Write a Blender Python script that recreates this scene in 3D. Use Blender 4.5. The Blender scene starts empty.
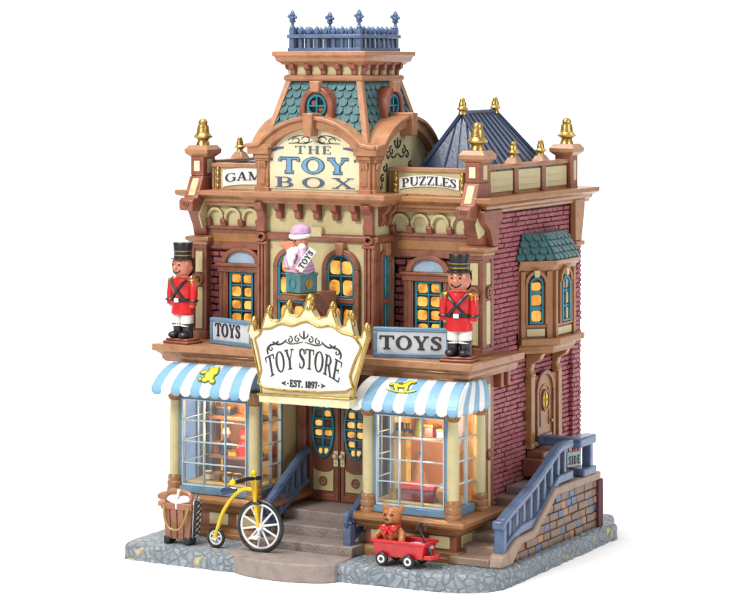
import bpy, bmesh, math, random
from mathutils import Vector, Matrix
R = math.radians
PI = math.pi
random.seed(7)

# ------------------------------------------------------------------ camera, world, lamps, exposure
scene = bpy.context.scene
col = scene.collection
scene.unit_settings.scale_length = 0.045          # a small resin model: one unit is 4.5 cm

cam_d = bpy.data.cameras.new('camera')
cam = bpy.data.objects.new('camera', cam_d)
col.objects.link(cam)
cam_d.sensor_width = 36.0
cam_d.lens = 2390 / 750 * 36
cam_d.shift_y = -238 / 750
cam_d.clip_start = 0.5
cam_d.clip_end = 400
cam.location = (10.382, -21.556, 4.88)
cam.rotation_euler = (R(90), 0, R(28.4))
scene.camera = cam

world = bpy.data.worlds.new('World')
scene.world = world
world.use_nodes = True
bg = world.node_tree.nodes['Background']
bg.inputs[0].default_value = (1, 1, 1, 1)
bg.inputs[1].default_value = 0.42

def area(name, loc, target, size, power, color):
    d = bpy.data.lights.new(name, 'AREA')
    d.shape = 'SQUARE'; d.size = size; d.energy = power; d.color = color
    o = bpy.data.objects.new(name, d); col.objects.link(o)
    o.location = loc
    o.rotation_euler = (Vector(target) - Vector(loc)).to_track_quat('-Z', 'Y').to_euler()
    return o
area('top_softbox', (-3.5, -4, 17), (-1.6, 0, 0), 8, 3300, (1, 0.99, 0.97))
area('key_softbox', (-5.5, -13, 11), (-1.6, 0, 2), 3.2, 2150, (1, 0.975, 0.94))
area('side_softbox', (15, -3, 9), (0, 1, 2), 6, 1300, (0.97, 0.98, 1))
area('backdrop_lamp_one', (-16, 8, 16), (-12, 34, 3), 8, 5200, (1, 1, 1))
area('backdrop_lamp_two', (8, 10, 16), (-14, 40, 3), 8, 5200, (1, 1, 1))

scene.view_settings.view_transform = 'Standard'
scene.view_settings.look = 'None'
scene.view_settings.exposure = -0.15
scene.view_settings.gamma = 1.0

# ------------------------------------------------------------------ materials
def srgb(h):
    h = h.lstrip('#')
    v = [int(h[i:i+2], 16) / 255 for i in (0, 2, 4)]
    return tuple(((c / 12.92) if c <= 0.04045 else ((c + 0.055) / 1.055) ** 2.4) for c in v)

def scl(c, k): return tuple(min(1, x * k) for x in c)

def new_mat(name):
    m = bpy.data.materials.new(name); m.use_nodes = True
    nt = m.node_tree
    return m, nt, nt.nodes, nt.links, nt.nodes['Principled BSDF']

def paint(name, hexc, k=0.53, rough=0.42, var=0.28, scale=7.0, bump=0.25, bscale=30, metal=0.0, spec=0.45, dark=None):
    """hand-brushed paint on cast resin: a base colour broken by a darker wash and fine relief"""
    m, nt, N, L, b = new_mat(name)
    c = scl(srgb(hexc), k)
    d = scl(c, 1 - var) if dark is None else scl(srgb(dark), k)
    lgt = scl(c, 1 + var * 0.45)
    tc = N.new('ShaderNodeTexCoord')
    n1 = N.new('ShaderNodeTexNoise'); n1.inputs['Scale'].default_value = scale; n1.inputs['Detail'].default_value = 5
    n1.inputs['Roughness'].default_value = 0.65
    L.new(tc.outputs['Object'], n1.inputs['Vector'])
    r = N.new('ShaderNodeValToRGB')
    e = r.color_ramp.elements
    e[0].position = 0.22; e[0].color = (*d, 1)
    e[1].position = 0.78; e[1].color = (*lgt, 1)
    x = e.new(0.5); x.color = (*c, 1)
    L.new(n1.outputs['Fac'], r.inputs['Fac'])
    L.new(r.outputs['Color'], b.inputs['Base Color'])
    n2 = N.new('ShaderNodeTexNoise'); n2.inputs['Scale'].default_value = bscale; n2.inputs['Detail'].default_value = 4
    L.new(tc.outputs['Object'], n2.inputs['Vector'])
    bp = N.new('ShaderNodeBump'); bp.inputs['Strength'].default_value = bump; bp.inputs['Distance'].default_value = 0.02
    L.new(n2.outputs['Fac'], bp.inputs['Height']); L.new(bp.outputs['Normal'], b.inputs['Normal'])
    mr = N.new('ShaderNodeMapRange'); mr.inputs[3].default_value = max(0.05, rough - 0.1); mr.inputs[4].default_value = rough + 0.14
    L.new(n2.outputs['Fac'], mr.inputs[0]); L.new(mr.outputs[0], b.inputs['Roughness'])
    b.inputs['Metallic'].default_value = metal
    b.inputs['Specular IOR Level'].default_value = spec
    if metal == 0 and rough < 0.5:
        b.inputs['Coat Weight'].default_value = 0.25; b.inputs['Coat Roughness'].default_value = 0.18
    return m

M = {}
M['tan']    = paint('tan_paint', '#cc9166', dark='#9c683f')
M['peach']  = paint('peach_paint', '#d49568', dark='#aa6c42')
M['brown']  = paint('brown_paint', '#ac6a4e', dark='#74402a')
M['rust']   = paint('rust_paint', '#b0644a', dark='#7c3e2a')
M['ochre']  = paint('ochre_paint', '#c28650', dark='#9c643a')
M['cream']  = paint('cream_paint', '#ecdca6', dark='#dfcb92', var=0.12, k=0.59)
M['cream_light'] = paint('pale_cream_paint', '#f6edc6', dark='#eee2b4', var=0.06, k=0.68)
M['brick']  = paint('brick_paint', '#c06c74', dark='#90464e', k=0.58, scale=5, rough=0.5)
M['mortar'] = paint('mortar_paint', '#6c3442', rough=0.7)
M['navy']   = paint('navy_roof_paint', '#3b4e70', dark='#2b3c5a', rough=0.22, bump=0.06, scale=4)
M['slate']  = paint('slate_blue_paint', '#6681aa', dark='#415880', rough=0.33)
M['shingle']= paint('teal_shingle_paint', '#4f8286', dark='#28525a', scale=12)
M['teal']   = paint('teal_window_paint', '#1f9ab4', dark='#107a94', rough=0.35, var=0.15)
M['teal_box'] = paint('teal_box_paint', '#5a9496', dark='#3c7478')
M['sky_blue'] = paint('sky_blue_paint', '#8fc6e8', dark='#80bade', var=0.06, k=0.6)
M['frame_blue'] = paint('frame_blue_paint', '#7ea8c8', dark='#5d88ac')
M['muntin'] = paint('pale_blue_paint', '#c4dff2', dark='#a5cbe6', k=0.66)
M['white']  = paint('white_paint', '#fbfaf5', dark='#f2f1ee', var=0.03, k=0.7)
M['gold']   = paint('gold_paint', '#c2a05a', dark='#7e6434', metal=0.8, rough=0.3, k=0.8, scale=14)
M['pale_gold'] = paint('pale_gold_paint', '#f6eec4', dark='#e6d48e', rough=0.3, k=0.68, scale=4, var=0.1)
M['black']  = paint('black_paint', '#1c1c20', dark='#101014', rough=0.35, k=0.8)
M['ink']    = paint('ink_paint', '#35383f', dark='#22252b', k=0.7, rough=0.5)
M['ink_blue'] = paint('blue_ink_paint', '#5b6a85', dark='#48566f', k=0.7)
M['letter_blue'] = paint('letter_blue_paint', '#7db4dc', dark='#669fca', k=0.6)
M['red']    = paint('red_paint', '#e02028', dark='#b8141c', rough=0.3, var=0.15, k=0.7)
M['flesh']  = paint('flesh_paint', '#f49a78', dark='#ea8660', rough=0.35, var=0.12)
M['lilac']  = paint('lilac_paint', '#e0b4d4', dark='#c090bc', k=0.6, var=0.15)
M['yellow'] = paint('yellow_paint', '#f2cc12', dark='#d9ab08', rough=0.3, k=0.72, var=0.1)
M['lime']   = paint('motif_yellow_paint', '#e6d838', dark='#c8c028', k=0.7, var=0.1)
M['bear']   = paint('bear_brown_paint', '#cc7a40', dark='#9c5628', k=0.62, scale=25, bump=0.7, bscale=60)
M['wood']   = paint('trunk_wood_paint', '#bc7e5c', dark='#985c40', scale=9)
M['step']   = paint('step_stone_paint', '#b8a8a0', dark='#9a8a82', scale=9, bump=0.6, rough=0.6)
M['curb']   = paint('curb_stone_paint', '#c2a690', dark='#a08470', scale=9, rough=0.5)
M['sign_grey'] = paint('sign_grey_paint', '#dfe4ea', dark='#c6ccd4', k=0.66, var=0.08)
M['porch']  = paint('porch_shade_paint', '#7d5240', dark='#5c382c')  # dark wood colour of the porch ceiling and the sign mount
M['door']   = paint('door_paint', '#a4644a', dark='#83482f', scale=6)
M['lunette'] = paint('lunette_paint', '#b4cfe4', dark='#98b8d4', k=0.66)
M['curtain_grey'] = paint('grey_curtain_paint', '#9aa3b4', dark='#7d8698')
M['olive']  = paint('olive_ink_paint', '#6d7a2c', dark='#55611f')
M['ball_orange'] = paint('orange_ball_paint', '#f0a028', dark='#dd8618')
M['paper_lilac'] = paint('pale_paper_paint', '#dcd0e4', dark='#c2b4d0', k=.66)
M['dark']   = paint('dark_glass_paint', '#262022', rough=0.15, k=0.6)

def glow(name, c1, c2, c3, strength, scale):
    """amber translucent window, lit from inside the model"""
    m, nt, N, L, b = new_mat(name)
    tc = N.new('ShaderNodeTexCoord')
    n = N.new('ShaderNodeTexNoise'); n.inputs['Scale'].default_value = scale; n.inputs['Detail'].default_value = 2
    L.new(tc.outputs['Object'], n.inputs['Vector'])
    r = N.new('ShaderNodeValToRGB'); e = r.color_ramp.elements
    e[0].position = 0.36; e[0].color = (*c1, 1); e[1].position = 0.66; e[1].color = (*c3, 1)
    x = e.new(0.47); x.color = (*c2, 1)
    L.new(n.outputs['Fac'], r.inputs['Fac'])
    L.new(r.outputs['Color'], b.inputs['Emission Color'])
    b.inputs['Emission Strength'].default_value = strength
    b.inputs['Base Color'].default_value = (0.25, 0.12, 0.03, 1)
    b.inputs['Roughness'].default_value = 0.2
    return m
M['glow'] = glow('amber_lit_pane', (0.5, 0.17, 0.02), (0.95, 0.42, 0.05), (1.0, 0.66, 0.16), 1.0, 8)
M['pane_dark'] = paint('smoked_pane_paint', '#5a4030', dark='#33302c', rough=0.2, k=0.6, scale=14)
M['glow_even'] = glow('amber_lit_pane_even', (0.8, 0.25, 0.02), (0.95, 0.42, 0.05), (1.0, 0.55, 0.1), 0.9, 7)
M['glow_yellow'] = glow('yellow_lit_pane', (0.6, 0.42, 0.02), (0.9, 0.66, 0.05), (1.0, 0.8, 0.15), 0.7, 20)

def glass(tint=(0.93, 0.96, 0.98, 1)):
    m, nt, N, L, b = new_mat('window_glass')
    N.remove(b)
    out = N['Material Output']
    t = N.new('ShaderNodeBsdfTransparent'); t.inputs[0].default_value = tint
    g = N.new('ShaderNodeBsdfGlossy'); g.inputs['Roughness'].default_value = 0.06
    f = N.new('ShaderNodeFresnel'); f.inputs[0].default_value = 1.5
    mx = N.new('ShaderNodeMixShader')
    fm = N.new('ShaderNodeMath'); fm.operation = 'MULTIPLY'; fm.inputs[1].default_value = 0.55
    L.new(f.outputs[0], fm.inputs[0]); L.new(fm.outputs[0], mx.inputs[0]); L.new(t.outputs[0], mx.inputs[1]); L.new(g.outputs[0], mx.inputs[2])
    L.new(mx.outputs[0], out.inputs[0])
    return m
M['glass'] = glass()
M['side_glass'] = glass((0.5, 0.6, 0.72, 1))
M['rope'] = paint('rope_paint', '#c9a14c', dark='#a67f34')

def cobble():
    m, nt, N, L, b = new_mat('cobbled_stone_paint')
    tc = N.new('ShaderNodeTexCoord')
    wn = N.new('ShaderNodeTexNoise'); wn.inputs['Scale'].default_value = 4; wn.inputs['Detail'].default_value = 2
    L.new(tc.outputs['Object'], wn.inputs['Vector'])
    mixv = N.new('ShaderNodeMixRGB'); mixv.inputs[0].default_value = 0.12
    L.new(tc.outputs['Object'], mixv.inputs[1]); L.new(wn.outputs['Color'], mixv.inputs[2])
    v = N.new('ShaderNodeTexVoronoi'); v.feature = 'DISTANCE_TO_EDGE'; v.inputs['Scale'].default_value = 14
    vc = N.new('ShaderNodeTexVoronoi'); vc.inputs['Scale'].default_value = 14
    L.new(mixv.outputs[0], v.inputs['Vector']); L.new(mixv.outputs[0], vc.inputs['Vector'])
    sep = N.new('ShaderNodeSeparateColor'); L.new(vc.outputs['Color'], sep.inputs[0])
    r = N.new('ShaderNodeValToRGB'); e = r.color_ramp.elements; r.color_ramp.interpolation = 'LINEAR'
    g1 = scl(srgb('#98a4b0'), .56); g2 = scl(srgb('#b2bdc6'), .56); g3 = scl(srgb('#a9b2b6'), .56); y = scl(srgb('#d8cda0'), .6)
    e[0].position = 0; e[0].color = (*g1, 1); e[1].position = 0.5; e[1].color = (*g2, 1)
    for p, c in ((0.9, g3), (0.955, g3), (0.96, y)):
        q = e.new(p); q.color = (*c, 1)
    L.new(sep.outputs[0], r.inputs['Fac'])
    crk = N.new('ShaderNodeMapRange'); crk.inputs[1].default_value = 0.0; crk.inputs[2].default_value = 0.06
    L.new(v.outputs['Distance'], crk.inputs[0])
    mx = N.new('ShaderNodeMixRGB'); mx.inputs[1].default_value = (*scl(srgb('#7e8892'), .6), 1)
    L.new(crk.outputs[0], mx.inputs[0]); L.new(r.outputs[0], mx.inputs[2])
    fn = N.new('ShaderNodeTexNoise'); fn.inputs['Scale'].default_value = 28; fn.inputs['Detail'].default_value = 5
    L.new(tc.outputs['Object'], fn.inputs['Vector'])
    mm = N.new('ShaderNodeMapRange'); mm.inputs[3].default_value = 0.65; mm.inputs[4].default_value = 1.3
    L.new(fn.outputs['Fac'], mm.inputs[0])
    mul = N.new('ShaderNodeMixRGB'); mul.blend_type = 'MULTIPLY'; mul.inputs[0].default_value = 1
    L.new(mx.outputs[0], mul.inputs[1]); L.new(mm.outputs[0], mul.inputs[2])
    L.new(mul.outputs[0], b.inputs['Base Color'])
    b.inputs['Roughness'].default_value = 0.5
    hs = N.new('ShaderNodeMapRange'); hs.inputs[1].default_value = 0; hs.inputs[2].default_value = 0.22; hs.interpolation_type = 'SMOOTHSTEP'
    L.new(v.outputs['Distance'], hs.inputs[0])
    ad = N.new('ShaderNodeMath'); ad.operation = 'MULTIPLY_ADD'; ad.inputs[1].default_value = 0.35
    L.new(fn.outputs['Fac'], ad.inputs[0]); L.new(hs.outputs[0], ad.inputs[2])
    bp = N.new('ShaderNodeBump'); bp.inputs['Strength'].default_value = 0.7; bp.inputs['Distance'].default_value = 0.03
    L.new(ad.outputs[0], bp.inputs['Height']); L.new(bp.outputs[0], b.inputs['Normal'])
    return m
M['cobble'] = cobble()

def plain(name, c, rough=0.9):
    m, nt, N, L, b = new_mat(name)
    b.inputs['Base Color'].default_value = (*c, 1); b.inputs['Roughness'].default_value = rough
    b.inputs['Specular IOR Level'].default_value = 0.1
    return m
M['backdrop'] = plain('white_backdrop_card', (0.95, 0.95, 0.95))

# ------------------------------------------------------------------ mesh builder
def front(y):                       # local (u, n, v): u to the right, n towards the viewer's side, v up
    return lambda p: Vector((p[0], y - p[1], p[2]))
def side(x):                        # a face looking to +X: u runs back along +Y
    return lambda p: Vector((x + p[1], p[0], p[2]))
def left(x):
    return lambda p: Vector((x - p[1], p[0], p[2]))
def slanted(ax, ay, bx, by):        # vertical face along the plan line a -> b, facing right-hand side
    d = Vector((bx - ax, by - ay, 0)).normalized(); n = Vector((d.y, -d.x, 0))
    return lambda p: Vector((ax, ay, 0)) + d * p[0] + n * p[1] + Vector((0, 0, p[2]))

class MB:
    def __init__(s, fr=None):
        s.bm = bmesh.new(); s.f = fr or (lambda p: Vector(p)); s.mi = 0
    def v(s, p): return s.bm.verts.new(s.f(p))
    def face(s, vs):
        try:
            f = s.bm.faces.new(vs); f.material_index = s.mi; return f
        except ValueError:
            return None
    def box(s, a0, a1, b0, b1, c0, c1, j=0.0):
        q = lambda: random.uniform(-j, j) if j else 0
        P = [s.v((x + q(), y + q(), z + q())) for x in (a0, a1) for y in (b0, b1) for z in (c0, c1)]
        for i in ((0,1,3,2), (4,6,7,5), (0,4,5,1), (2,3,7,6), (0,2,6,4), (1,5,7,3)):
            s.face([P[k] for k in i])
    def prism(s, poly, n0, n1):     # polygon in (u, v), extruded along n
        A = [s.v((u, n0, v)) for u, v in poly]; B = [s.v((u, n1, v)) for u, v in poly]
        s.face(A); s.face(B[::-1])
        k = len(poly)
        for i in range(k):
            s.face([A[i], A[(i+1) % k], B[(i+1) % k], B[i]])
    def prism_u(s, poly, u0, u1):   # polygon in (n, v), extruded along u
        A = [s.v((u0, n, v)) for n, v in poly]; B = [s.v((u1, n, v)) for n, v in poly]
        s.face(A); s.face(B[::-1])
        k = len(poly)
        for i in range(k):
            s.face([A[i], A[(i+1) % k], B[(i+1) % k], B[i]])
    def slab(s, poly, z0, z1, inset=0.0):   # plan polygon extruded upward
        c = Vector((sum(p[0] for p in poly) / len(poly), sum(p[1] for p in poly) / len(poly)))
        A = [s.v((x, y, z0)) for x, y in poly]
        B = [s.v((x + (c.x - x) * inset, y + (c.y - y) * inset, z1)) for x, y in poly]
        s.face(A[::-1]); s.face(B)
        k = len(poly)
        for i in range(k):
            s.face([A[i], A[(i+1) % k], B[(i+1) % k], B[i]])
    def band(s, outer, inner, n0, n1):
        rows = [[s.v((u, n, v)) for u, v in pl] for pl, n in ((outer, n0), (outer, n1), (inner, n1), (inner, n0))]
        for i in range(len(outer) - 1):
            for a in range(4):
                r0, r1 = rows[a], rows[(a+1) % 4]
                s.face([r0[i], r0[i+1], r1[i+1], r1[i]])
        s.face([r[0] for r in rows]); s.face([r[-1] for r in rows][::-1])
    def arch(s, cx, cz, ro, ri, n0, n1, a0=0, a1=180, sx=1.0, seg=20):
        A = [R(a0 + (a1 - a0) * i / seg) for i in range(seg + 1)]
        s.band([(cx + ro * sx * math.cos(a), cz + ro * math.sin(a)) for a in A],
               [(cx + ri * sx * math.cos(a), cz + ri * math.sin(a)) for a in A], n0, n1)
    def ring(s, cx, cz, ax, az, t, n0, n1, seg=28):
        A = [2 * PI * i / seg for i in range(seg)]
        rows = [[s.v((cx + (ax - k) * math.cos(a), n, cz + (az - k) * math.sin(a))) for a in A] for k, n in ((0, n0), (0, n1), (t, n1), (t, n0))]
        for i in range(seg):
            j = (i + 1) % seg
            for a in range(4):
                s.face([rows[a][i], rows[a][j], rows[(a+1) % 4][j], rows[(a+1) % 4][i]])
    def disc(s, cx, cz, ax, az, n0, n1, seg=24):
        s.prism([(cx + ax * math.cos(2*PI*i/seg), cz + az * math.sin(2*PI*i/seg)) for i in range(seg)], n0, n1)
    def lathe(s, x, y, prof, seg=20, sx=1.0, sy=1.0, rot=0.0):
        rows = []
        for r, z in prof:
            if r < 1e-5: rows.append([s.v((x, y, z))])
            else: rows.append([s.v((x + r * sx * math.cos(2*PI*i/seg + rot), y + r * sy * math.sin(2*PI*i/seg + rot), z)) for i in range(seg)])
        for a, b in zip(rows, rows[1:]):
            for i in range(seg):
                j = (i + 1) % seg
                q = ([a[0]] if len(a) == 1 else [a[i], a[j]]) + ([b[0]] if len(b) == 1 else [b[j], b[i]])
                if len(q) > 2: s.face(q)
        if len(rows[0]) > 1: s.face(rows[0][::-1])
        if len(rows[-1]) > 1: s.face(rows[-1])
    def ball(s, c, r, seg=16, scale=(1, 1, 1)):
        k = seg // 2
        rows = []
        for i in range(k + 1):
            t = PI * i / k
            if i in (0, k): rows.append([s.v((c[0], c[1], c[2] + r * scale[2] * math.cos(t)))])
            else: rows.append([s.v((c[0] + r*scale[0]*math.sin(t)*math.cos(2*PI*j/seg), c[1] + r*scale[1]*math.sin(t)*math.sin(2*PI*j/seg), c[2] + r*scale[2]*math.cos(t))) for j in range(seg)])
        for a, b in zip(rows, rows[1:]):
            for i in range(seg):
                j = (i + 1) % seg
                q = ([a[0]] if len(a) == 1 else [a[i], a[j]]) + ([b[0]] if len(b) == 1 else [b[j], b[i]])
                if len(q) > 2: s.face(q)
    def tube(s, pts, r, seg=10, closed=False, flat=1.0):
        P = [Vector(p) for p in pts]; n = len(P); rows = []
        rr = r if isinstance(r, (list, tuple)) else [r] * n
        up = None
        for i in range(n):
            if closed: t = P[(i+1) % n] - P[i-1]
            else: t = P[min(i+1, n-1)] - P[max(i-1, 0)]
            t.normalize()
            if up is None: up = t.orthogonal().normalized()
            a = (up - t * up.dot(t)).normalized(); up = a; b = t.cross(a)
            rows.append([s.v(P[i] + a * rr[i] * math.cos(2*PI*k/seg) + b * rr[i] * flat * math.sin(2*PI*k/seg)) for k in range(seg)])
        rg = range(n) if closed else range(n - 1)
        for i in rg:
            a, b = rows[i], rows[(i+1) % n]
            for k in range(seg):
                s.face([a[k], a[(k+1) % seg], b[(k+1) % seg], b[k]])
        if not closed:
            s.face(rows[0][::-1]); s.face(rows[-1])
    def molding(s, path, prof, closed=False):   # plan path, outward is its right-hand side; prof = [(out, z)]
        P = [Vector(p) for p in path]; n = len(P); rows = []
        for i in range(n):
            ds = []
            if closed or i > 0: ds.append((P[i] - P[i-1]).normalized())
            if closed or i < n - 1: ds.append((P[(i+1) % n] - P[i]).normalized())
            ns = [Vector((d.y, -d.x)) for d in ds]
            m = sum(ns, Vector((0, 0)))
            m = m / max(0.2, m.dot(ns[0]))
            rows.append([s.v((P[i].x + m.x * o, P[i].y + m.y * o, z)) for o, z in prof])
        k = len(prof)
        for i in (range(n) if closed else range(n - 1)):
            a, b = rows[i], rows[(i+1) % n]
            for j in range(k):
                s.face([a[j], a[(j+1) % k], b[(j+1) % k], b[j]])
        if not closed:
            s.face(rows[0][::-1]); s.face(rows[-1])
    def build(s, name, mats, parent=None, bevel=0.0, seg=2, angle=35, loc=None):
        bm = s.bm
        bmesh.ops.recalc_face_normals(bm, faces=bm.faces)
        me = bpy.data.meshes.new(name); bm.to_mesh(me); bm.free()
        for m in (mats if isinstance(mats, (list, tuple)) else [mats]): me.materials.append(M[m])
        me.shade_smooth(); me.set_sharp_from_angle(angle=R(angle))
        o = bpy.data.objects.new(name, me); col.objects.link(o)
        if loc: o.location = loc
        if parent is not None:
            o.parent = parent
            pw = parent_offset(parent)
            o.matrix_parent_inverse = Matrix.Translation(-pw) if not loc else Matrix.Identity(4)
        if bevel:
            b = o.modifiers.new('bevel', 'BEVEL'); b.width = bevel; b.segments = seg; b.limit_method = 'ANGLE'; b.angle_limit = R(40)
        return o

def parent_offset(p):               # parts are built in world space; only the empties carry a location
    return Vector(p.location) if p.type == 'EMPTY' else Vector((0, 0, 0))

def tag(o, label=None, cat=None, group=None, kind=None):
    if label: o['label'] = label
    if cat: o['category'] = cat
    if group: o['group'] = group
    if kind: o['kind'] = kind
    return o
def thing(name, label, cat, loc=(0, 0, 0), group=None):
    o = bpy.data.objects.new(name, None); col.objects.link(o); o.location = loc; o.empty_display_size = 0.1
    return tag(o, label, cat, group)
def copy_tree(o, parent=None):
    c = o.copy(); col.objects.link(c)
    if parent is not None:
        c.parent = parent
    for ch in list(o.children):
        copy_tree(ch, c)
    return c

def spline(pts, n=8):               # Catmull-Rom through 2D or 3D points
    P = [Vector(p) for p in pts]; out = []
    for i in range(len(P) - 1):
        a, b, c, d = P[max(i-1, 0)], P[i], P[i+1], P[min(i+2, len(P)-1)]
        for k in range(n):
            t = k / n
            out.append(0.5 * ((2*b) + (c-a)*t + (2*a-5*b+4*c-d)*t*t + (3*b-a-3*c+d)*t**3))
    out.append(P[-1])
    return out

# ------------------------------------------------------------------ lettering: drawn serif capitals
def strip_line(x0, y0, x1, y1, w):
    return ([(x0 - w/2, y0), (x1 - w/2, y1)], [(x0 + w/2, y0), (x1 + w/2, y1)])
def hbar(x0, x1, y, t=0.06):
    return ([(x0, y), (x1, y)], [(x0, y + t), (x1, y + t)])
def arcs(cx, cy, rx, ry, tx, ty, a0, a1, n=16):
    A = [R(a0 + (a1 - a0) * i / n) for i in range(n + 1)]
    return ([(cx + rx*math.cos(a), cy + ry*math.sin(a)) for a in A], [(cx + (rx-tx)*math.cos(a), cy + (ry-ty)*math.sin(a)) for a in A])
def swell(pts, ws, n=5):
    P = spline(pts, n); W = [w[0] for w in spline([(w, 0) for w in ws], n)]
    L_, R_ = [], []
    for i, p in enumerate(P):
        t = (P[min(i+1, len(P)-1)] - P[max(i-1, 0)]).normalized(); m = Vector((-t.y, t.x)) * W[i] / 2
        L_.append((p.x + m.x, p.y + m.y)); R_.append((p.x - m.x, p.y - m.y))
    return (L_, R_)
TH = 0.17; TN = 0.065
S_PTS = [(.55,.78),(.47,.93),(.3,.97),(.13,.88),(.12,.71),(.3,.55),(.48,.4),(.5,.2),(.33,.04),(.13,.08),(.04,.25)]
S_W = [.05,.07,.07,.12,.15,.18,.17,.14,.07,.07,.05]
GL = {
 'T': (.84, [strip_line(.42,.03,.42,.97,TH), hbar(0,.84,.94), strip_line(.03,.74,.03,.97,.06), strip_line(.81,.74,.81,.97,.06), hbar(.22,.62,0)]),
 'O': (.9, [arcs(.45,.5,.45,.52,.17,.055,0,360,28)]),
 'Y': (.88, [strip_line(.44,.03,.44,.46,TH), strip_line(.44,.42,.16,.97,TH), strip_line(.46,.42,.74,.97,TN), hbar(0,.34,.94), hbar(.58,.9,.94), hbar(.24,.64,0)]),
 'S': (.58, [swell(S_PTS, S_W), strip_line(.54,.7,.55,.97,.05), strip_line(.04,.03,.05,.3,.05)]),
 'R': (.84, [strip_line(.18,.03,.18,.97,TH), arcs(.36,.74,.3,.26,.16,.06,90,-90), hbar(.1,.4,.94), hbar(.2,.4,.48), strip_line(.74,.02,.46,.5,TH), hbar(0,.36,0), hbar(.62,.88,0), hbar(0,.2,.94)]),
 'E': (.74, [strip_line(.18,.03,.18,.97,TH), hbar(0,.7,.94), hbar(0,.72,0), hbar(.2,.52,.48), strip_line(.68,.76,.68,.97,.05), strip_line(.7,.03,.7,.26,.05), strip_line(.51,.38,.51,.62,.04)]),
 'H': (.96, [strip_line(.18,.03,.18,.97,TH), strip_line(.78,.03,.78,.97,TH), hbar(.2,.76,.47), hbar(0,.36,.94), hbar(0,.36,0), hbar(.6,.96,.94), hbar(.6,.96,0)]),
 'B': (.8, [strip_line(.18,.03,.18,.97,TH), arcs(.38,.74,.3,.26,.16,.06,90,-90), arcs(.4,.26,.34,.26,.17,.06,90,-90), hbar(0,.42,.94), hbar(0,.42,0), hbar(.2,.42,.48)]),
 'X': (.88, [strip_line(.72,.02,.16,.97,TH), strip_line(.14,.02,.72,.97,TN), hbar(0,.32,.94), hbar(.58,.86,.94), hbar(0,.28,0), hbar(.54,.9,0)]),
 'G': (.86, [arcs(.45,.5,.45,.52,.17,.055,50,320,22), strip_line(.74,.06,.74,.44,.15), hbar(.56,.88,.42), strip_line(.76,.7,.76,.97,.05)]),
 'A': (.86, [strip_line(.12,.02,.42,1.0,TN), strip_line(.7,.02,.43,1.0,TH), hbar(.22,.62,.32,.05), hbar(0,.26,0), hbar(.52,.88,0)]),
 'M': (1.06, [strip_line(.15,.03,.15,.97,TN), strip_line(.5,.05,.2,.97,TH), strip_line(.5,.05,.82,.97,TN), strip_line(.88,.03,.88,.97,TH), hbar(0,.28,.94), hbar(0,.3,0), hbar(.8,1.06,.94), hbar(.7,1.06,0)]),
 'P': (.76, [strip_line(.18,.03,.18,.97,TH), arcs(.38,.7,.32,.3,.16,.06,90,-90), hbar(0,.42,.94), hbar(.2,.42,.4), hbar(0,.36,0)]),
 'U': (.88, [strip_line(.18,.32,.18,.97,TH), strip_line(.74,.32,.74,.97,TN), arcs(.433,.34,.34,.36,.15,.06,180,360), hbar(0,.36,.94), hbar(.6,.88,.94)]),
 'Z': (.74, [strip_line(.12,.03,.6,.97,TH), hbar(.04,.7,.94), hbar(.02,.7,0), strip_line(.06,.76,.06,.97,.05), strip_line(.68,.03,.68,.26,.05)]),
 'L': (.7, [strip_line(.18,.03,.18,.97,TH), hbar(0,.36,.94), hbar(0,.68,0), strip_line(.66,.03,.66,.3,.05)]),
 'I': (.4, [strip_line(.2,.03,.2,.97,TH), hbar(.02,.38,.94), hbar(.02,.38,0)]),
 'D': (.86, [strip_line(.18,.03,.18,.97,TH), arcs(.36,.5,.46,.5,.17,.06,90,-90), hbar(0,.4,.94), hbar(0,.4,0)]),
 '1': (.42, [strip_line(.22,.03,.22,.98,TH), hbar(.04,.4,0), strip_line(.05,.8,.2,.95,.06)]),
 '8': (.6, [arcs(.3,.75,.24,.25,.12,.055,0,360,20), arcs(.3,.27,.29,.28,.14,.055,0,360,20)]),
 '9': (.6, [arcs(.3,.68,.29,.32,.14,.055,0,360,20), swell([(.52,.66),(.5,.3),(.34,.06),(.1,.08)], [.13,.13,.08,.09])]),
 '7': (.56, [hbar(.04,.54,.9,.1), strip_line(.2,.0,.5,.95,.13), strip_line(.06,.74,.06,.97,.05)]),
 '.': (.22, [arcs(.1,.08,.09,.09,.089,.089,0,360,12)]),
 ' ': (.34, []),
}
def strips_to(mb, strips, place, h=0.006, step=0.0005):
    """solid raised strokes; place(u, v, n) gives the point"""
    for k, (A, B) in enumerate(strips):
        hh = h + step * (k % 7)
        a1 = [mb.bm.verts.new(place(u, v, hh)) for u, v in A]; b1 = [mb.bm.verts.new(place(u, v, hh)) for u, v in B]
        a0 = [mb.bm.verts.new(place(u, v, -0.002)) for u, v in A]; b0 = [mb.bm.verts.new(place(u, v, -0.002)) for u, v in B]
        n = len(A)
        for i in range(n - 1):
            mb.face([a1[i], a1[i+1], b1[i+1], b1[i]]); mb.face([a0[i], a0[i+1], a1[i+1], a1[i]])
            mb.face([b1[i], b1[i+1], b0[i+1], b0[i]])
        mb.face([a0[0], a1[0], b1[0], b0[0]]); mb.face([a0[-1], a1[-1], b1[-1], b0[-1]])
def word(txt, gap=0.1):
    """strips of a word in units of the cap height, and its width"""
    x = 0; out = []
    for ch in txt:
        w, st = GL[ch]
        for A, B in st:
            out.append(([(x + u, v) for u, v in A], [(x + u, v) for u, v in B]))
        x += w + gap
    return out, x - gap
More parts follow.
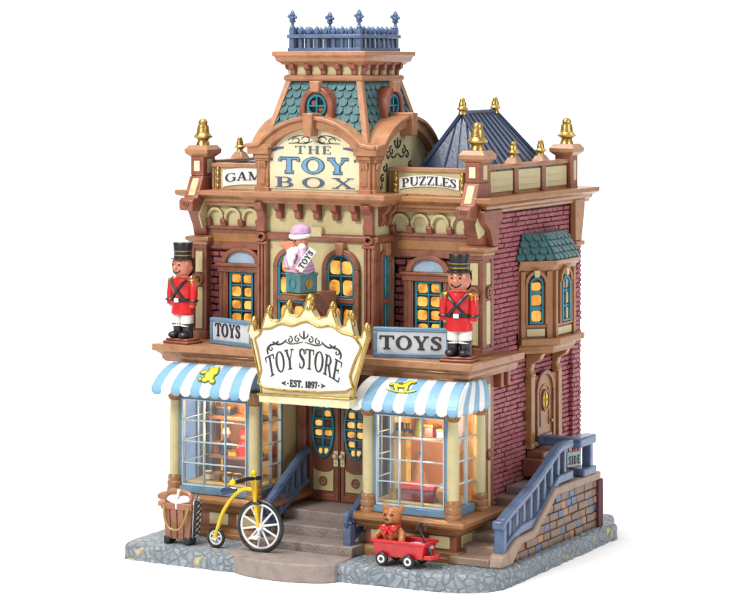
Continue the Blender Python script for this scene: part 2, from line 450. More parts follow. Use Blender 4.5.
def refine(st):                     # long straight strokes get more points so they can bend
    out = []
    for A, B in st:
        if len(A) == 2:
            n = 6
            A = [(A[0][0] + (A[1][0]-A[0][0])*i/n, A[0][1] + (A[1][1]-A[0][1])*i/n) for i in range(n+1)]
            B = [(B[0][0] + (B[1][0]-B[0][0])*i/n, B[0][1] + (B[1][1]-B[0][1])*i/n) for i in range(n+1)]
        out.append((A, B))
    return out
def write(mb, fr, txt, x0, x1, z0, h, warp=None, gap=0.1, n=0.0, thick=0.006, grow=0.0):
    st, w = word(txt, gap); st = refine(st); sx = (x1 - x0) / w
    def place(u, v, k):
        X, Z = x0 + u * sx, z0 + v * h
        if warp: X, Z = warp(X, Z, v)
        return fr((X, n + k, Z))
    if grow:
        st2 = []
        for A, B in st:
            A2, B2 = [], []
            for (a, b), (c, d) in zip(A, B):
                dx, dy = (a - c) * sx, (b - d) * h; l = math.hypot(dx, dy) or 1
                A2.append((a + dx/l*grow/sx, b + dy/l*grow/h)); B2.append((c - dx/l*grow/sx, d - dy/l*grow/h))
            st2.append((A2, B2))
        st = st2
    strips_to(mb, st, place, thick)
def scroll(cx, cy, r, a0, turns, w=0.012, k=1):
    """a curl winding inward from angle a0"""
    n = 22; pts = []
    for i in range(n + 1):
        t = i / n; a = R(a0) + k * turns * 2 * PI * t; rr = r * (1 - 0.82 * t)
        pts.append((cx + rr * math.cos(a), cy + rr * math.sin(a)))
    return pts
def strokes(mb, fr, lst, n=0.0, h=0.005, warp=None):
    st = [swell(p, [w * 0.5] + [w] * (len(p) - 2) + [w * 0.6], 3) for p, w in lst]
    def place(u, v, k):
        if warp: u, v = warp(u, v, 0)
        return fr((u, n + k, v))
    strips_to(mb, st, place, h)

# ------------------------------------------------------------------ brick, shingle, window builders
def bricks(mb, u0, u1, v0, v1, bw=0.125, bh=0.05, gap=0.011, d=0.03, skip=(), j=0.0035):
    rows = int(round((v1 - v0) / bh)); bh = (v1 - v0) / rows
    for r in range(rows):
        z = v0 + r * bh; x = u0 - (bw * 0.5 if r % 2 else 0) - random.uniform(0, 0.02)
        while x < u1:
            w = bw * random.uniform(0.85, 1.15)
            a, b = max(u0, x), min(u1, x + w - gap)
            if u1 - (x + w) < 0.035: b = u1; w += 0.1
            if b - a > 0.02 and not any(a < s[1] and b > s[0] and z < s[3] and z + bh > s[2] for s in skip):
                mb.box(a, b, -0.02, d + random.uniform(-0.006, 0.006), z + gap/2, z + bh - gap/2, j)
            x += w
def shingles(mb, fn, rows, w0, w1, tile=0.1):
    """fn(s, t, n): s across in -1..1 x half width, t up the slope 0..1, n off the slope"""
    for r in range(rows):
        t0 = r / rows; t1 = min(1.0, (r + 1.5) / rows)
        hw = w0 + (w1 - w0) * t0; k = max(1, int(round(2 * hw / tile))); tw = 2 * hw / k
        for i in range(k + (r % 2)):
            c = -hw + tw * (i + (0 if r % 2 else 0.5))
            a, b = max(-hw, c - tw * 0.47), min(hw, c + tw * 0.47)
            if b - a < 0.02: continue
            jit = random.uniform(-0.004, 0.004); m = (a + b) / 2; hh = (b - a) / 2; drop = 0.55 / rows
            low = [(m + hh * math.cos(R(x)), t0 + drop * 0.5 + drop * math.sin(R(x)) * 0.9) for x in (180, 210, 240, 270, 300, 330, 360)]
            pts = low + [(b, t1), (a, t1)]
            top = [mb.bm.verts.new(fn(s_, t_, (0.034 + jit) if t_ < t1 else 0.004)) for s_, t_ in pts]
            bot = [mb.bm.verts.new(fn(s_, t_, -0.01)) for s_, t_ in pts]
            mb.face(top)
            for q in range(len(pts)):
                mb.face([bot[q], bot[(q+1) % len(pts)], top[(q+1) % len(pts)], top[q]])

def window(parent, fr, u0, u1, v0, v1, cols, rows, frame='teal', pane='glow', arch=False, ft=0.022, mt=0.014, n=0.0, name='window', backing=True):
    """muntin grid (part) with its panes (sub-part); an arched head if asked"""
    w = MB(fr); hw = (u1 - u0) / 2; cx = (u0 + u1) / 2
    vs = v1 - hw if arch else v1
    w.box(u0, u0 + ft, n, n + 0.035, v0, vs); w.box(u1 - ft, u1, n, n + 0.035, v0, vs)
    w.box(u0 + ft, u1 - ft, n, n + 0.035, v0, v0 + ft)
    if arch: w.arch(cx, vs, hw, hw - ft, n, n + 0.035)
    else: w.box(u0 + ft, u1 - ft, n, n + 0.035, v1 - ft, v1)
    def top(u):
        return vs + math.sqrt(max(0, (hw - ft*0.6) ** 2 - (u - cx) ** 2)) if arch else v1 - ft
    for i in range(1, cols):
        u = u0 + (u1 - u0) * i / cols
        w.box(u - mt/2, u + mt/2, n, n + 0.028, v0 + ft*0.9, top(u))
    for k in range(1, rows):
        v = v0 + (v1 - v0) * k / rows
        half = hw - ft * 0.6 if v <= vs else math.sqrt(max(0, (hw - ft*0.6) ** 2 - (v - vs) ** 2))
        w.box(cx - half, cx + half, n, n + 0.024, v - mt/2, v + mt/2)
    wo = w.build(name, frame, parent, bevel=0.003, seg=1)
    if backing:
        p = MB(fr); lit = MB(fr)
        for i in range(cols):
            for k in range(rows):
                a, b = u0 + (u1-u0)*i/cols + 0.002, u0 + (u1-u0)*(i+1)/cols - 0.002
                c, d = v0 + (v1-v0)*k/rows + 0.002, v0 + (v1-v0)*(k+1)/rows - 0.002
                if arch and d > vs:
                    q = [a + (b-a)*t/6 for t in range(7)]
                    pts = [(x, max(c + 0.001, min(d, vs + math.sqrt(max(0.0001, (hw-0.006)**2 - min((hw-0.007)**2, (x-cx)**2)))))) for x in q[::-1]]
                    if max(z for _, z in pts) - c < 0.015: continue
                    p.prism([(a, c), (b, c)] + pts, n - 0.006, n + 0.004)
                    d = sum(z for _, z in pts) / 7
                else:
                    p.box(a, b, n - 0.006, n + 0.004, c, d)
                pw, ph = (b - a) / 2, (d - c) / 2
                mx_, mz = (a + b) / 2 + random.uniform(-.06, .06) * pw, (c + d) / 2 + random.uniform(-.08, .02) * ph
                if arch and d > vs: mx_ += (cx - mx_) * .18
                sw, sh = pw * random.uniform(.72, .84), ph * random.uniform(.68, .82)
                if sw < .01 or sh < .01: continue
                pts = []
                for t in range(20):
                    an = 2 * PI * t / 20; ca, sa = math.cos(an), math.sin(an)
                    pts.append((mx_ + sw * math.copysign(abs(ca) ** .55, ca) * random.uniform(.94, 1.03), mz + sh * math.copysign(abs(sa) ** .55, sa) * random.uniform(.94, 1.03)))
                lit.prism(pts, n, n + 0.009)
        po = p.build('pane', 'pane_dark', wo)
        lit.build('lit_glass', pane, wo, bevel=0.003, seg=1)
    return wo

# ================================================================== THE SETTING
# white seamless studio sheet: floor that curves up into a wall far behind
bd = MB()
dirv = Vector((-math.sin(R(28.4)), math.cos(R(28.4)))); rgt = Vector((dirv.y, -dirv.x))
prof = [(-34, 0)] + [(26 + 8 * math.sin(R(a)), 8 - 8 * math.cos(R(a))) for a in range(0, 91, 6)] + [(34, 34)]
rows = []
for d, z in prof:
    a = dirv * d - rgt * 45; b = dirv * d + rgt * 45
    rows.append((bd.v((a.x, a.y, z - 0.17)), bd.v((b.x, b.y, z - 0.17))))
for r0, r1 in zip(rows, rows[1:]): bd.face([r0[0], r0[1], r1[1], r1[0]])
tag(bd.build('tabletop', 'backdrop'), 'white seamless studio sheet under and behind the model', kind='structure')

# cobbled base slab
def arcpts(cx, cy, rx, ry, a0, a1, n=12):
    return [(cx + rx * math.cos(R(a0 + (a1-a0)*i/n)), cy + ry * math.sin(R(a0 + (a1-a0)*i/n))) for i in range(n + 1)]
outline = [(-3.5, 2.3), (-3.46, -0.7)] + arcpts(-3.32, -1.3, .12, .12, 180, 262, 5) + [(-2.2, -1.44), (-1.2, -1.34), (0.1, -1.25)] \
    + arcpts(0.12, -0.78, .48, .44, -88, -5, 8) + [(0.6, 0.2), (0.6, 1.8)] + arcpts(0.46, 1.88, .15, .12, 0, 80, 4) + [(0.4, 2.35)]
def wobble(poly, step=0.06, amp=0.012, seed=3):
    rnd = random.Random(seed); out = []
    for i in range(len(poly)):
        a = Vector(poly[i]); b = Vector(poly[(i+1) % len(poly)]); n = max(1, int((b-a).length / step))
        for k in range(n):
            p = a.lerp(b, k / n); out.append((p.x + rnd.uniform(-amp, amp), p.y + rnd.uniform(-amp, amp)))
    return out
sl = MB(); ol = wobble(outline)
c0 = Vector((-1.5, 0.4))
lay = [(-0.17, 0.0), (-0.12, 0.006), (-0.05, 0.003), (-0.018, 0.012), (0.0, 0.03)]
rings = [[sl.v((x + (c0.x - x) / 2 * k, y + (c0.y - y) / 2 * k, z)) for x, y in ol] for z, k in lay]
for a, b in zip(rings, rings[1:]):
    for i in range(len(ol)): sl.face([a[i], a[(i+1) % len(ol)], b[(i+1) % len(ol)], b[i]])
sl.face(rings[0][::-1]); sl.face(rings[-1])
tag(sl.build('pavement', 'cobble', angle=60), 'grey cobbled stone base slab', kind='structure')

# ================================================================== FRONT STEPS
t = thing('front_steps', 'grey brown stone steps with a rounded bottom tread, up to the double front doors', 'steps', (-1.6, -0.8, 0))
b = MB()
b.slab([(-2.13, -0.4), (-1.0, -0.4), (-1.0, 0.2), (-2.13, 0.2)], 0, 0.3); b.build('landing', 'step', t, 0.012)
b = MB(); b.slab([(-2.13, -0.66), (-1.0, -0.66), (-1.0, -0.4), (-2.13, -0.4)], 0, 0.2); b.build('tread', 'step', t, 0.012)
b = MB(); b.slab([(-2.13, -0.98)] + [(-1.0, -0.98), (-1.0, -0.66), (-2.13, -0.66)], 0, 0.1); b.build('tread', 'step', t, 0.012)
b = MB(); pl = [(-2.24, -0.98), (-2.24, -1.36)] + arcpts(-1.56, -1.3, .6, .27, 192, 345, 14) + [(-0.98, -1.3), (-0.98, -0.98)]
b.slab(pl, -0.17, 0.012); b.build('tread', 'step', t, 0.014)

# railings at both sides of the steps
def step_rail(x, ybot, label, reach):
    t = thing('stair_railing', label, 'railing', (x, ybot, 0), 'railings of the front steps')
    f = side(x)
    b = MB(f); b.tube([(ybot, 0, .36), (ybot + .12, 0, .42), (-.12, 0, .8), (.02, 0, .84)], 0.045, 8); b.build('top_rail', 'slate', t)
    b = MB(f); b.tube([(ybot + .04, 0, .14), (-.1, 0, .5), (.02, 0, .52)], 0.035, 8); b.build('bottom_rail', 'slate', t)
    k = 7
    for i in range(k):
        y = ybot + .1 + (-.05 - ybot - .1) * i / (k - 1); s_ = (y - ybot) / (-.1 - ybot)
        b = MB(f); b.box(y - .022, y + .022, -.02, .02, .14 + .36 * s_, .38 + .44 * s_); b.build('baluster', 'slate', t, 0.005)
    b = MB(f); b.box(ybot - .05, ybot + .05, -.045, .045, 0.012, .3)
    b.build('newel', 'slate', t, 0.012)
    b = MB(f); b.tube([(u, 0, v) for u, v in [(ybot + .07 * math.cos(R(a)), .35 + .07 * math.sin(R(a))) for a in range(60, 300, 24)]], .028, 8); b.build('volute', 'slate', t)
step_rail(-2.08, -0.9, 'blue railing in shade beside the left window bay, behind the bicycle wheel', 0)
step_rail(-1.1, -0.86, 'blue railing right of the front steps, tucked behind the bay with the wagon', 0)

# ================================================================== THE STORE
store = thing('toy_store_building', 'ornate three storey brick and cream toy shop model with central mansard tower', 'building', (-1.7, 0.9, 0))
XL = -3.42; D = 2.32

# ---- masonry core
b = MB()
b.box(XL + .05, -.05, .16, D - .03, 0, 3.5)                      # main body
b.box(XL + .05, -2.42, .03, .16, 1.8, 3.5); b.box(-1.02, -.05, .03, .16, 1.8, 3.5)
b.box(-3.2, -2.3, .1, .16, .3, 1.8); b.box(-.95, -.12, .1, .16, .3, 1.8)
b.build('wall', 'mortar', store)
b = MB(side(-.05)); bricks(b, .16, D - .22, 0.0, 3.34, bw=.13, bh=.0505, d=.02, skip=[(1.04, 1.76, .86, 1.58), (.9, 1.8, 1.95, 2.8)])
b.build('brick_facing', 'brick', store, 0.005, 1)
b = MB(side(-.02)); bricks(b, D - .22, D, 0.0, 2.95, bw=.12, bh=.0505, d=.035); b.build('brick_pier', 'brick', store, 0.005, 1)
b = MB(); b.box(-.05, .004, D - .2, D - .002, 0, 2.96); b.build('pier_core', 'mortar', store)
b = MB(front(.03)); bricks(b, XL + .14, -2.4, 1.95, 2.95, bw=.13, bh=.07, gap=.016, d=.028, j=.007); b.build('brick_facing', 'brick', store, 0.006, 1)
b = MB(front(.03)); bricks(b, -1.04, -.14, 1.95, 2.95, bw=.13, bh=.07, gap=.016, d=.028, j=.007); b.build('brick_facing', 'brick', store, 0.006, 1)

# ---- roof deck
b = MB(); b.box(XL + .1, -.1, .05, D - .1, 3.5, 3.56); b.build('roof_deck', 'navy', store)

# ---- mid ledge over the shop fronts
P_ledge = [(XL - .02, 1.6), (XL - .02, -.6), (0.07, -.6), (0.07, .52)]
b = MB()
b.molding(P_ledge, [(-.1, 1.75), (.0, 1.75), (.03, 1.79), (.03, 1.82), (.075, 1.86), (.105, 1.87), (.105, 1.94), (-.1, 1.94)])
b.box(XL + .07, -.02, -.51, .04, 1.76, 1.938); b.build('ledge', 'tan', store, 0.008)
b = MB(); b.box(XL + .1, -.1, -.5, .16, 1.5, 1.755); b.build('porch_ceiling', 'porch', store)
for y in (.24, .4):                                               # small corbels under the ledge return
    b = MB(side(-.03)); b.prism([(y - .03, 1.6), (y + .03, 1.6), (y + .03, 1.76), (y - .03, 1.76)], 0, .09); b.build('corbel', 'rust', store, 0.01)

# ---- corner pilasters
def pilaster(x0, x1, mirror=False):
    yb = .16
    b = MB(); yf = -.1
    b.box(x0 + .012, x1 - .012, yf + .012, yb, 1.94, 2.96); b.box(x0, x1, yf, yb, 1.94, 2.02); b.box(x0, x1, yf, yb, 2.9, 2.96)
    for e0, e1 in ((x0, x0 + .035), (x1 - .035, x1)): b.box(e0, e1, yf, yf + .03, 2.02, 2.9)
    if not mirror:
        for e0, e1 in ((yf + .001, yf + .07), (yb - .06, yb)): b.box(x1 - .02, x1 + .001, e0, e1, 2.02, 2.9)
    pi = b.build('pilaster', 'brown', store, 0.006)
    cx = (x0 + x1) / 2
    for z0, z1 in ((2.05, 2.49), (2.65, 2.87)):
        b = MB(); b.box(x0 + .052, x1 - .052, yf - .002, yf + .03, z0, z1); b.build('inlay', 'cream', pi, 0.004)
        if not mirror:
            b = MB(); b.box(x1 - .02, x1 + .001, yf + .09, yb - .08, z0, z1); b.build('inlay', 'cream', pi, 0.004)
    b = MB(front(yf)); b.ring(cx, 2.57, .062, .062, .03, -.02, .03, 20); b.disc(cx, 2.57, .022, .022, 0, .035, 12)
    b.build('medallion', 'brown', pi, 0.004)
    if not mirror:
        b = MB(side(x1)); b.ring(yf + .13, 2.57, .055, .062, .028, -.02, .02, 20); b.disc(yf + .13, 2.57, .02, .022, 0, .025, 12)
        b.build('medallion', 'brown', pi, 0.004)
    b = MB(); path = [(x0, yb), (x0, yf), (x1, yf), (x1, yb)]
    b.molding(path, [(-.06, 2.94), (.012, 2.94), (.02, 2.97), (.05, 2.99), (.05, 3.025), (.0, 3.04), (-.06, 3.04)]); b.build('capital', 'tan', pi, 0.006)
    # scroll bracket above the capital: an S profile leaning out
    b = MB(lambda p: Vector((p[0], -p[1], p[2])))
    prof = [(.07, 3.04), (.1, 3.14), (.17, 3.26), (.2, 3.31), (.34, 3.31), (.36, 3.34), (.36, 3.42), (.33, 3.445), (.26, 3.45), (.15, 3.67), (-.12, 3.67), (-.12, 3.04)]
    b.prism_u(prof, x0 + .01, x1 - .01); br = b.build('scroll_bracket', 'rust', store, 0.01)
    b = MB(front(-.36)); b.ring(cx, 3.38, .036, .036, .014, -.01, .012, 18); b.disc(cx, 3.38, .014, .014, 0, .012, 10); b.build('rosette', 'brown', br, 0.003)
    b = MB(); dz = (3.65 - 3.47); 
    f = lambda p: Vector((p[0], -(.252 - .1 * (p[2] - 3.465) / .19) - p[1], p[2]))
    b.f = f; b.box(cx - .04, cx + .04, -.01, .006, 3.47, 3.65); b.build('inlay', 'cream', br, 0.004)
    b = MB(side(x1 - .01)); b.prism([(-.17, 3.12), (-.24, 3.27), (-.14, 3.42), (-.02, 3.36), (-.05, 3.16)], -.01, .008) ; b.build('inlay', 'cream', br, 0.004)
    # pedestal, cap and finial
    b = MB(); b.box(x0 + .015, x1 - .015, -.14, .1, 3.67, 3.88); pd = b.build('pedestal', 'rust', store, 0.01)
    b = MB(front(-.14)); b.box(cx - .036, cx + .036, -.01, .006, 3.72, 3.83); b.build('inlay', 'cream_light', pd, 0.004)
    b = MB(); b.box(x1 - .02, x1 - .009, -.06, .03, 3.7, 3.85); b.build('inlay', 'cream', pd, 0.004)
    cap_finial(cx, -.02, 3.88, pd, 1.0)
def cap_finial(cx, cy, z, par, k=1.0, cap='tan'):
    b = MB(); w = .125 * k
    b.molding([(cx - .08*k, cy + .08*k), (cx - .08*k, cy - .08*k), (cx + .08*k, cy - .08*k), (cx + .08*k, cy + .08*k)],
              [(-.079*k, z - .01), (.015*k, z - .01), (.06*k, z + .03*k), (.065*k, z + .07*k), (.03*k, z + .115*k), (-.079*k, z + .115*k)], closed=True)
    b.box(cx - .03*k, cx + .03*k, cy - .03*k, cy + .03*k, z, z + .114*k)
    b.build('cap', cap, par, 0.014*k)
    finial(cx, cy, z + .11*k, par, k)
def finial(cx, cy, z, par, k=1.0):
    b = MB(); pr = [(.075, 0), (.07, .03), (.058, .055), (.075, .075), (.1, .085), (.104, .1), (.085, .118), (.07, .135), (.066, .18), (.06, .215), (.048, .222), (.052, .24), (.046, .265), (.028, .282), (0, .287)]
    b.lathe(cx, cy, [(r*k, z + h*k) for r, h in pr], 18); b.build('finial', 'gold', par)
pilaster(-.19, .0); pilaster(XL - .02, XL + .17, True)
# back right corner pedestal and bracket
b = MB(side(-.02)); b.prism([(2.1, 2.95), (2.26, 2.95), (2.3, 3.1), (2.34, 3.3), (2.36, 3.4), (2.1, 3.4)], 0, .07); b.box(2.08, 2.3, 0, .09, 2.9, 2.95)
b.build('corner_bracket', 'tan', store, 0.01)
b = MB(); b.box(-.19, -.0, 2.08, 2.27, 3.5, 3.88); pd = b.build('pedestal', 'rust', store, 0.01)
b = MB(side(-.002)); b.box(2.14, 2.21, -.01, .01, 3.6, 3.82); b.build('inlay', 'cream', pd, 0.004)
cap_finial(-.09, 2.17, 3.88, pd)
# bracket under the side cornice near the front corner
b = MB(side(-.02)); b.prism([(.02, 3.04), (.12, 3.04), (.14, 3.2), (.22, 3.3), (.22, 3.4), (-.2, 3.4), (-.2, 3.3), (-.05, 3.2)], 0, .09); b.build('corner_bracket', 'rust', store, 0.01)

# ---- frieze and main cornice
for (u0, u1) in ((XL + .15, -2.4), (-1.06, -.15)):
    b = MB(front(0)); b.box(u0, u1, -.1, .05, 2.9, 3.14); fz = b.build('frieze_beam', 'brown', store, 0.008)
    b = MB(front(0)); b.box(u0 + .08, u1 - .05, .03, .056, 2.98, 3.07); b.build('inlay', 'ochre', fz, 0.004)
    b = MB(front(0)); b.box(u0, u1, .03, .075, 3.115, 3.15); b.build('frieze_lip', 'brown', fz, 0.006)
    b = MB(front(0)); b.box(u0, u1, -.1, .04, 3.14, 3.38); fr_ = b.build('frieze', 'cream', store, 0.005)
    n = 4; w = (u1 - u0) / n
    for i in range(n):
        c = u0 + w * (i + .5)
        b = MB(front(-.04)); b.arch(c, 3.24, w * .47, w * .33, -.01, .045, seg=12); b.box(c - w*.47, c - w*.33, -.01, .045, 3.2, 3.24); b.box(c + w*.33, c + w*.47, -.01, .045, 3.2, 3.24)
        b.build('arch_mold', 'cream', fr_, 0.006)
    for i in range(n + 1):
        c = u0 + w * i; c = min(max(c, u0 + .03), u1 - .03)
        b = MB(front(-.04)); b.prism_u([(0, 3.14), (.045, 3.14), (.06, 3.17), (.07, 3.2), (.06, 3.225), (0, 3.225)], c - .032, c + .032); b.build('corbel', 'rust', fr_, 0.008)
cor_prof = [(-.12, 3.36), (.02, 3.36), (.03, 3.39), (.06, 3.41), (.07, 3.44), (.12, 3.46), (.15, 3.475), (.15, 3.525), (-.12, 3.525)]
b = MB(); b.molding([(XL, D), (XL, -.08), (-2.3, -.08)], cor_prof); b.build('cornice', 'tan', store, 0.007)
b = MB(); b.molding([(-1.2, -.08), (.0, -.08), (.0, D + .2)], cor_prof); b.build('cornice', 'ochre', store, 0.007)

# ---- wing windows
def wing_window(u0, u1):
    c = (u0 + u1) / 2; f = front(-.0)
    b = MB(f); s = .13
    for a0, a1 in ((u0 - s, u0 - .02), (u1 + .02, u1 + s)):
        b.box(a0, a1, 0, .05, 1.95, 2.66); b.box(a0 + .02, a0 + .045, .05, .06, 1.95, 2.66); b.box(a1 - .045, a1 - .02, .05, .06, 1.95, 2.66)
    sr = b.build('window_surround', 'brown', store, 0.006)
    b = MB(f); b.box(u0 - s - .03, u1 + s + .03, 0, .085, 2.72, 2.755); b.box(u0 - s - .01, u1 + s + .01, 0, .07, 2.66, 2.72); b.build('lintel', 'brown', sr, 0.008)
    w = (u1 - u0) / 2 + .1
    b = MB(f); b.arch(c, 2.755, .17, .125, 0, .07, sx=w / .17, seg=18); b.build('arched_hood', 'brown', sr, 0.008)
    b = MB(f); b.prism([(c + (w - .04) * math.cos(R(a)), 2.755 + .127 * math.sin(R(a))) for a in range(0, 181, 12)], 0, .035); b.build('lunette', 'lunette', sr, 0.004)
    window(store, f, u0, u1, 1.98, 2.66, 2, 5, n=.012)
wing_window(-.79, -.49); wing_window(-3.0, -2.71)

# ---- central second floor block
CX0, CX1, CY = -2.40, -1.04, -.4
b = MB(); b.box(CX0 + .02, CX1 - .02, CY + .02, .03, 1.9, 3.44); cb = b.build('central_bay', 'cream', store, 0.005)
f = front(CY)
def arched_window(f, c, w, z0, z1, tr, cols, par, name='window'):
    hw = w / 2; s = .055
    b = MB(f)
    b.box(c - hw - s, c - hw, -.02, .035, z0 - .03, z1 - hw); b.box(c + hw, c + hw + s, -.02, .035, z0 - .03, z1 - hw)
    b.arch(c, z1 - hw, hw + s, hw, -.02, .035, seg=18)
    sr = b.build('window_surround', 'brown', par, 0.008)
    b = MB(f); b.prism([(c - .035, z1 - .01), (c + .035, z1 - .01), (c + .05, z1 + .12), (c - .05, z1 + .12)], -.02, .06); b.build('keystone', 'tan', sr, 0.008)
    b = MB(f); b.box(c - hw, c + hw, -.01, .04, tr - .025, tr + .025); b.build('transom', 'brown', sr, 0.006)
    window(par, f, c - hw, c + hw, tr + .025, z1, cols, 2, arch=True, n=-.012)
    window(par, f, c - hw, c + hw, z0, tr - .025, cols, 1, n=-.012)
arched_window(f, -1.445, .32, 2.08, 2.93, 2.46, 2, store)
arched_window(f, -2.02, .32, 2.08, 2.93, 2.46, 2, store)
arched_window(side(CX1 - .02), -.2, .13, 2.0, 2.93, 2.46, 2, store)
b = MB(); b.box(-2.21, -1.25, CY - .004, CY + .03, 1.95, 2.06); b.build('panel_band', 'brown', cb, 0.006)
# corner columns of the bay
for (a, c_) in ((CX0 - .02, CX0 + .1), (CX1 - .13, CX1 + .0)):
    b = MB(); b.box(a, c_, CY - .03, CY + .09, 1.94, 3.1)
    for k in range(3):
        u = a + (c_ - a) * (k + .5) / 3; b.tube([(u, CY - .035, 2.0), (u, CY - .035, 3.04)], .018, 8)
    co = b.build('column', 'brown', store, 0.006)
    m = (a + c_) / 2
    b = MB(front(CY - .03)); b.ring(m, 3.08, .055, .05, .025, -.01, .04, 16); b.box(a - .01, c_ + .01, 0, .03, 3.0, 3.03); b.build('capital', 'rust', co, 0.006)
    b = MB(front(CY - .03)); b.prism_u([(0, 3.12), (.04, 3.14), (.05, 3.2), (.03, 3.27), (.05, 3.34), (.1, 3.38), (.12, 3.44), (0, 3.44)], a + .01, c_ - .01); b.build('console', 'rust', co, 0.012)
# band, brackets and cornice of the bay
b = MB(); b.molding([(CX0 + .02, .03), (CX0 + .02, CY + .02), (CX1 - .02, CY + .02), (CX1 - .02, .03)], [(-.05, 3.05), (.035, 3.05), (.05, 3.08), (.05, 3.11), (.03, 3.13), (-.05, 3.13)])
b.build('string_course', 'brown', store, 0.006)
b = MB(); b.box(-1.82, -1.66, CY - .035, CY + .03, 3.1, 3.2); b.build('panel_block', 'cream', cb, 0.006)
for i in range(5):
    c = -2.16 + i * .222
    b = MB(front(CY)); b.prism_u([(-.03, 3.27), (.03, 3.27), (.05, 3.3), (.05, 3.34), (.09, 3.37), (.11, 3.44), (-.03, 3.44)], c - .035, c + .035); b.build('bracket', 'rust', store, 0.01)
for i in range(2):
    b = MB(side(CX1)); c = -.3 + i * .15
    b.prism_u([(-.03, 3.22), (.02, 3.22), (.05, 3.28), (.04, 3.33), (.1, 3.38), (.12, 3.44), (-.03, 3.44)], c - .03, c + .03); b.build('bracket', 'rust', store, 0.01)
b = MB(); b.molding([(CX0, .2), (CX0, CY), (CX1, CY), (CX1, .2)], [(-.2, 3.43), (.1, 3.43), (.12, 3.46), (.17, 3.49), (.18, 3.5), (.18, 3.545), (-.2, 3.56)])
b.box(CX0 + .1, CX1 - .1, CY + .1, .2, 3.44, 3.55); b.build('cornice', 'tan', store, 0.007)

# ---- gabled sign storey of the tower
TX0, TX1, TY0, TY1 = -2.44, -1.12, -.36, .96; TCX = (TX0 + TX1) / 2; TCY = (TY0 + TY1) / 2; HW = (TX1 - TX0) / 2
tw = MB(); tw.box(TX0 + .04, TX1 - .04, TY0 + .04, TY1 - .04, 3.5, 4.02); towerw = tw.build('tower_wall', 'cream', store)
def gable_pts(c, half, z, rise, k=14):
    return [(c - half * math.cos(PI * i / k) , z + rise * math.sin(PI * i / k) ** .85) for i in range(k + 1)]
def seg_arc(c, half, z, rise, k=16):                              # segmental arc through the ends
    r = (half * half + rise * rise) / (2 * rise); a = math.asin(half / r)
    return [(c + r * math.sin(-a + 2*a*i/k), z + rise - r + r * math.cos(-a + 2*a*i/k)) for i in range(k + 1)]
for fr_, c, front_ in ((front(TY0), TCX, True), (side(TX1), TCY, False), (left(TX0), TCY, False)):
    b = MB(fr_); b.prism([(c - HW + .1, 3.54), (c + HW - .1, 3.54)] + seg_arc(c, HW - .08, 3.95, .28)[::-1], -.45, 0.0)
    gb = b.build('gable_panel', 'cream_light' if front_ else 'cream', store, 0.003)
    for a0, a1 in ((c - HW, c - HW + .125), (c + HW - .125, c + HW)):
        b = MB(fr_)
        b.box(a0, a1, -.1, .035, 3.54, 3.86); b.box(a0 - .012, a1 + .012, -.1, .05, 3.54, 3.59)
        b.box(a0 + .03, a1 - .03, .03, .045, 3.62, 3.8)
        b.box(a0 - .012, a1 + .012, -.1, .055, 3.86, 3.885); b.box(a0 - .02, a1 + .02, -.1, .07, 3.885, 3.93)
        m = (a0 + a1) / 2
        for q in (-.03, 0, .03): b.tube([(m + q, .04, 3.79), (m + q, .06, 3.86)], .018, 8)
        b.build('corner_pier', 'peach', gb, 0.006)
    b = MB(fr_)
    o = [(c - HW - .1, 4.01), (c - HW - .02, 4.015)] + seg_arc(c, HW - .06, 4.03, .27) + [(c + HW + .02, 4.015), (c + HW + .1, 4.01)]
    i_ = [(c - HW - .1, 3.93), (c - HW - .02, 3.93)] + seg_arc(c, HW - .1, 3.935, .265) + [(c + HW + .02, 3.93), (c + HW + .1, 3.93)]
    b.band(o, i_, -.16, .09)
    o2 = [(u, v + .03) for u, v in o]; i2 = [(u, v - .012) for u, v in o]; b.band(o2, i2, -.2, .13)
    b.build('arched_pediment', 'peach', gb, 0.01)
    b = MB(fr_); b.prism([(c - .045, 4.12), (c + .045, 4.12), (c + .06, 4.36), (c - .06, 4.36)], -.1, .16); b.build('keystone', 'peach', gb, 0.012)
    b = MB(fr_); b.prism(seg_arc(c, HW, 3.98, .3), -.5, -.03); b.build('pediment_roof', 'peach', gb)

# sign lettering on the front gable

b = MB(front(TY0)); c = TCX - .0
b.prism([(c - HW + .135, 3.575), (c + HW - .135, 3.575)] + seg_arc(c, HW - .128, 3.93, .285)[::-1], 0, .012)
shop_sign = b.build('shop_sign', 'cream_light', None, 0.002)
tag(shop_sign, 'arched cream sign board reading THE TOY BOX, on the tower gable', 'sign')
fs = front(TY0 - .012)
b = MB(); write(b, fs, 'THE', c - .22, c + .2, 3.94, .08, gap=.25); b.build('lettering', 'ink_blue', shop_sign)
b = MB(); write(b, fs, 'BOX', c - .46, c + .47, 3.595, .105, gap=.3); b.build('lettering', 'ink_blue', shop_sign)
b = MB(); write(b, fs, 'TOY', c - .41, c + .4, 3.745, .15, gap=.14, grow=.014, thick=.003); b.build('lettering_outline', 'ink_blue', shop_sign)
b = MB(); write(b, fs, 'TOY', c - .41, c + .4, 3.745, .15, gap=.14, thick=.009); b.build('lettering', 'letter_blue', shop_sign)
b = MB()
sc = []
for k in (-1, 1):
    sc += [([(c + k*(.1 + .045*math.cos(a)), 4.085 + .03*math.sin(a)) for a in [2*PI*i/14 for i in range(13)]], .008),
           ([(c + k*(.215 + .04*math.cos(a)), 4.075 + .025*math.sin(a)) for a in [2*PI*i/14 for i in range(12)]], .008),
           ([(c + k*.02, 4.07), (c + k*.1, 4.045), (c + k*.2, 4.05), (c + k*.3, 4.045)], .008),
           ([(c + k*.03, 4.1), (c + k*.12, 4.128), (c + k*.24, 4.11), (c + k*.31, 4.075)], .008)]
strokes(b, fs, sc); b.build('scrollwork', 'ink', shop_sign)
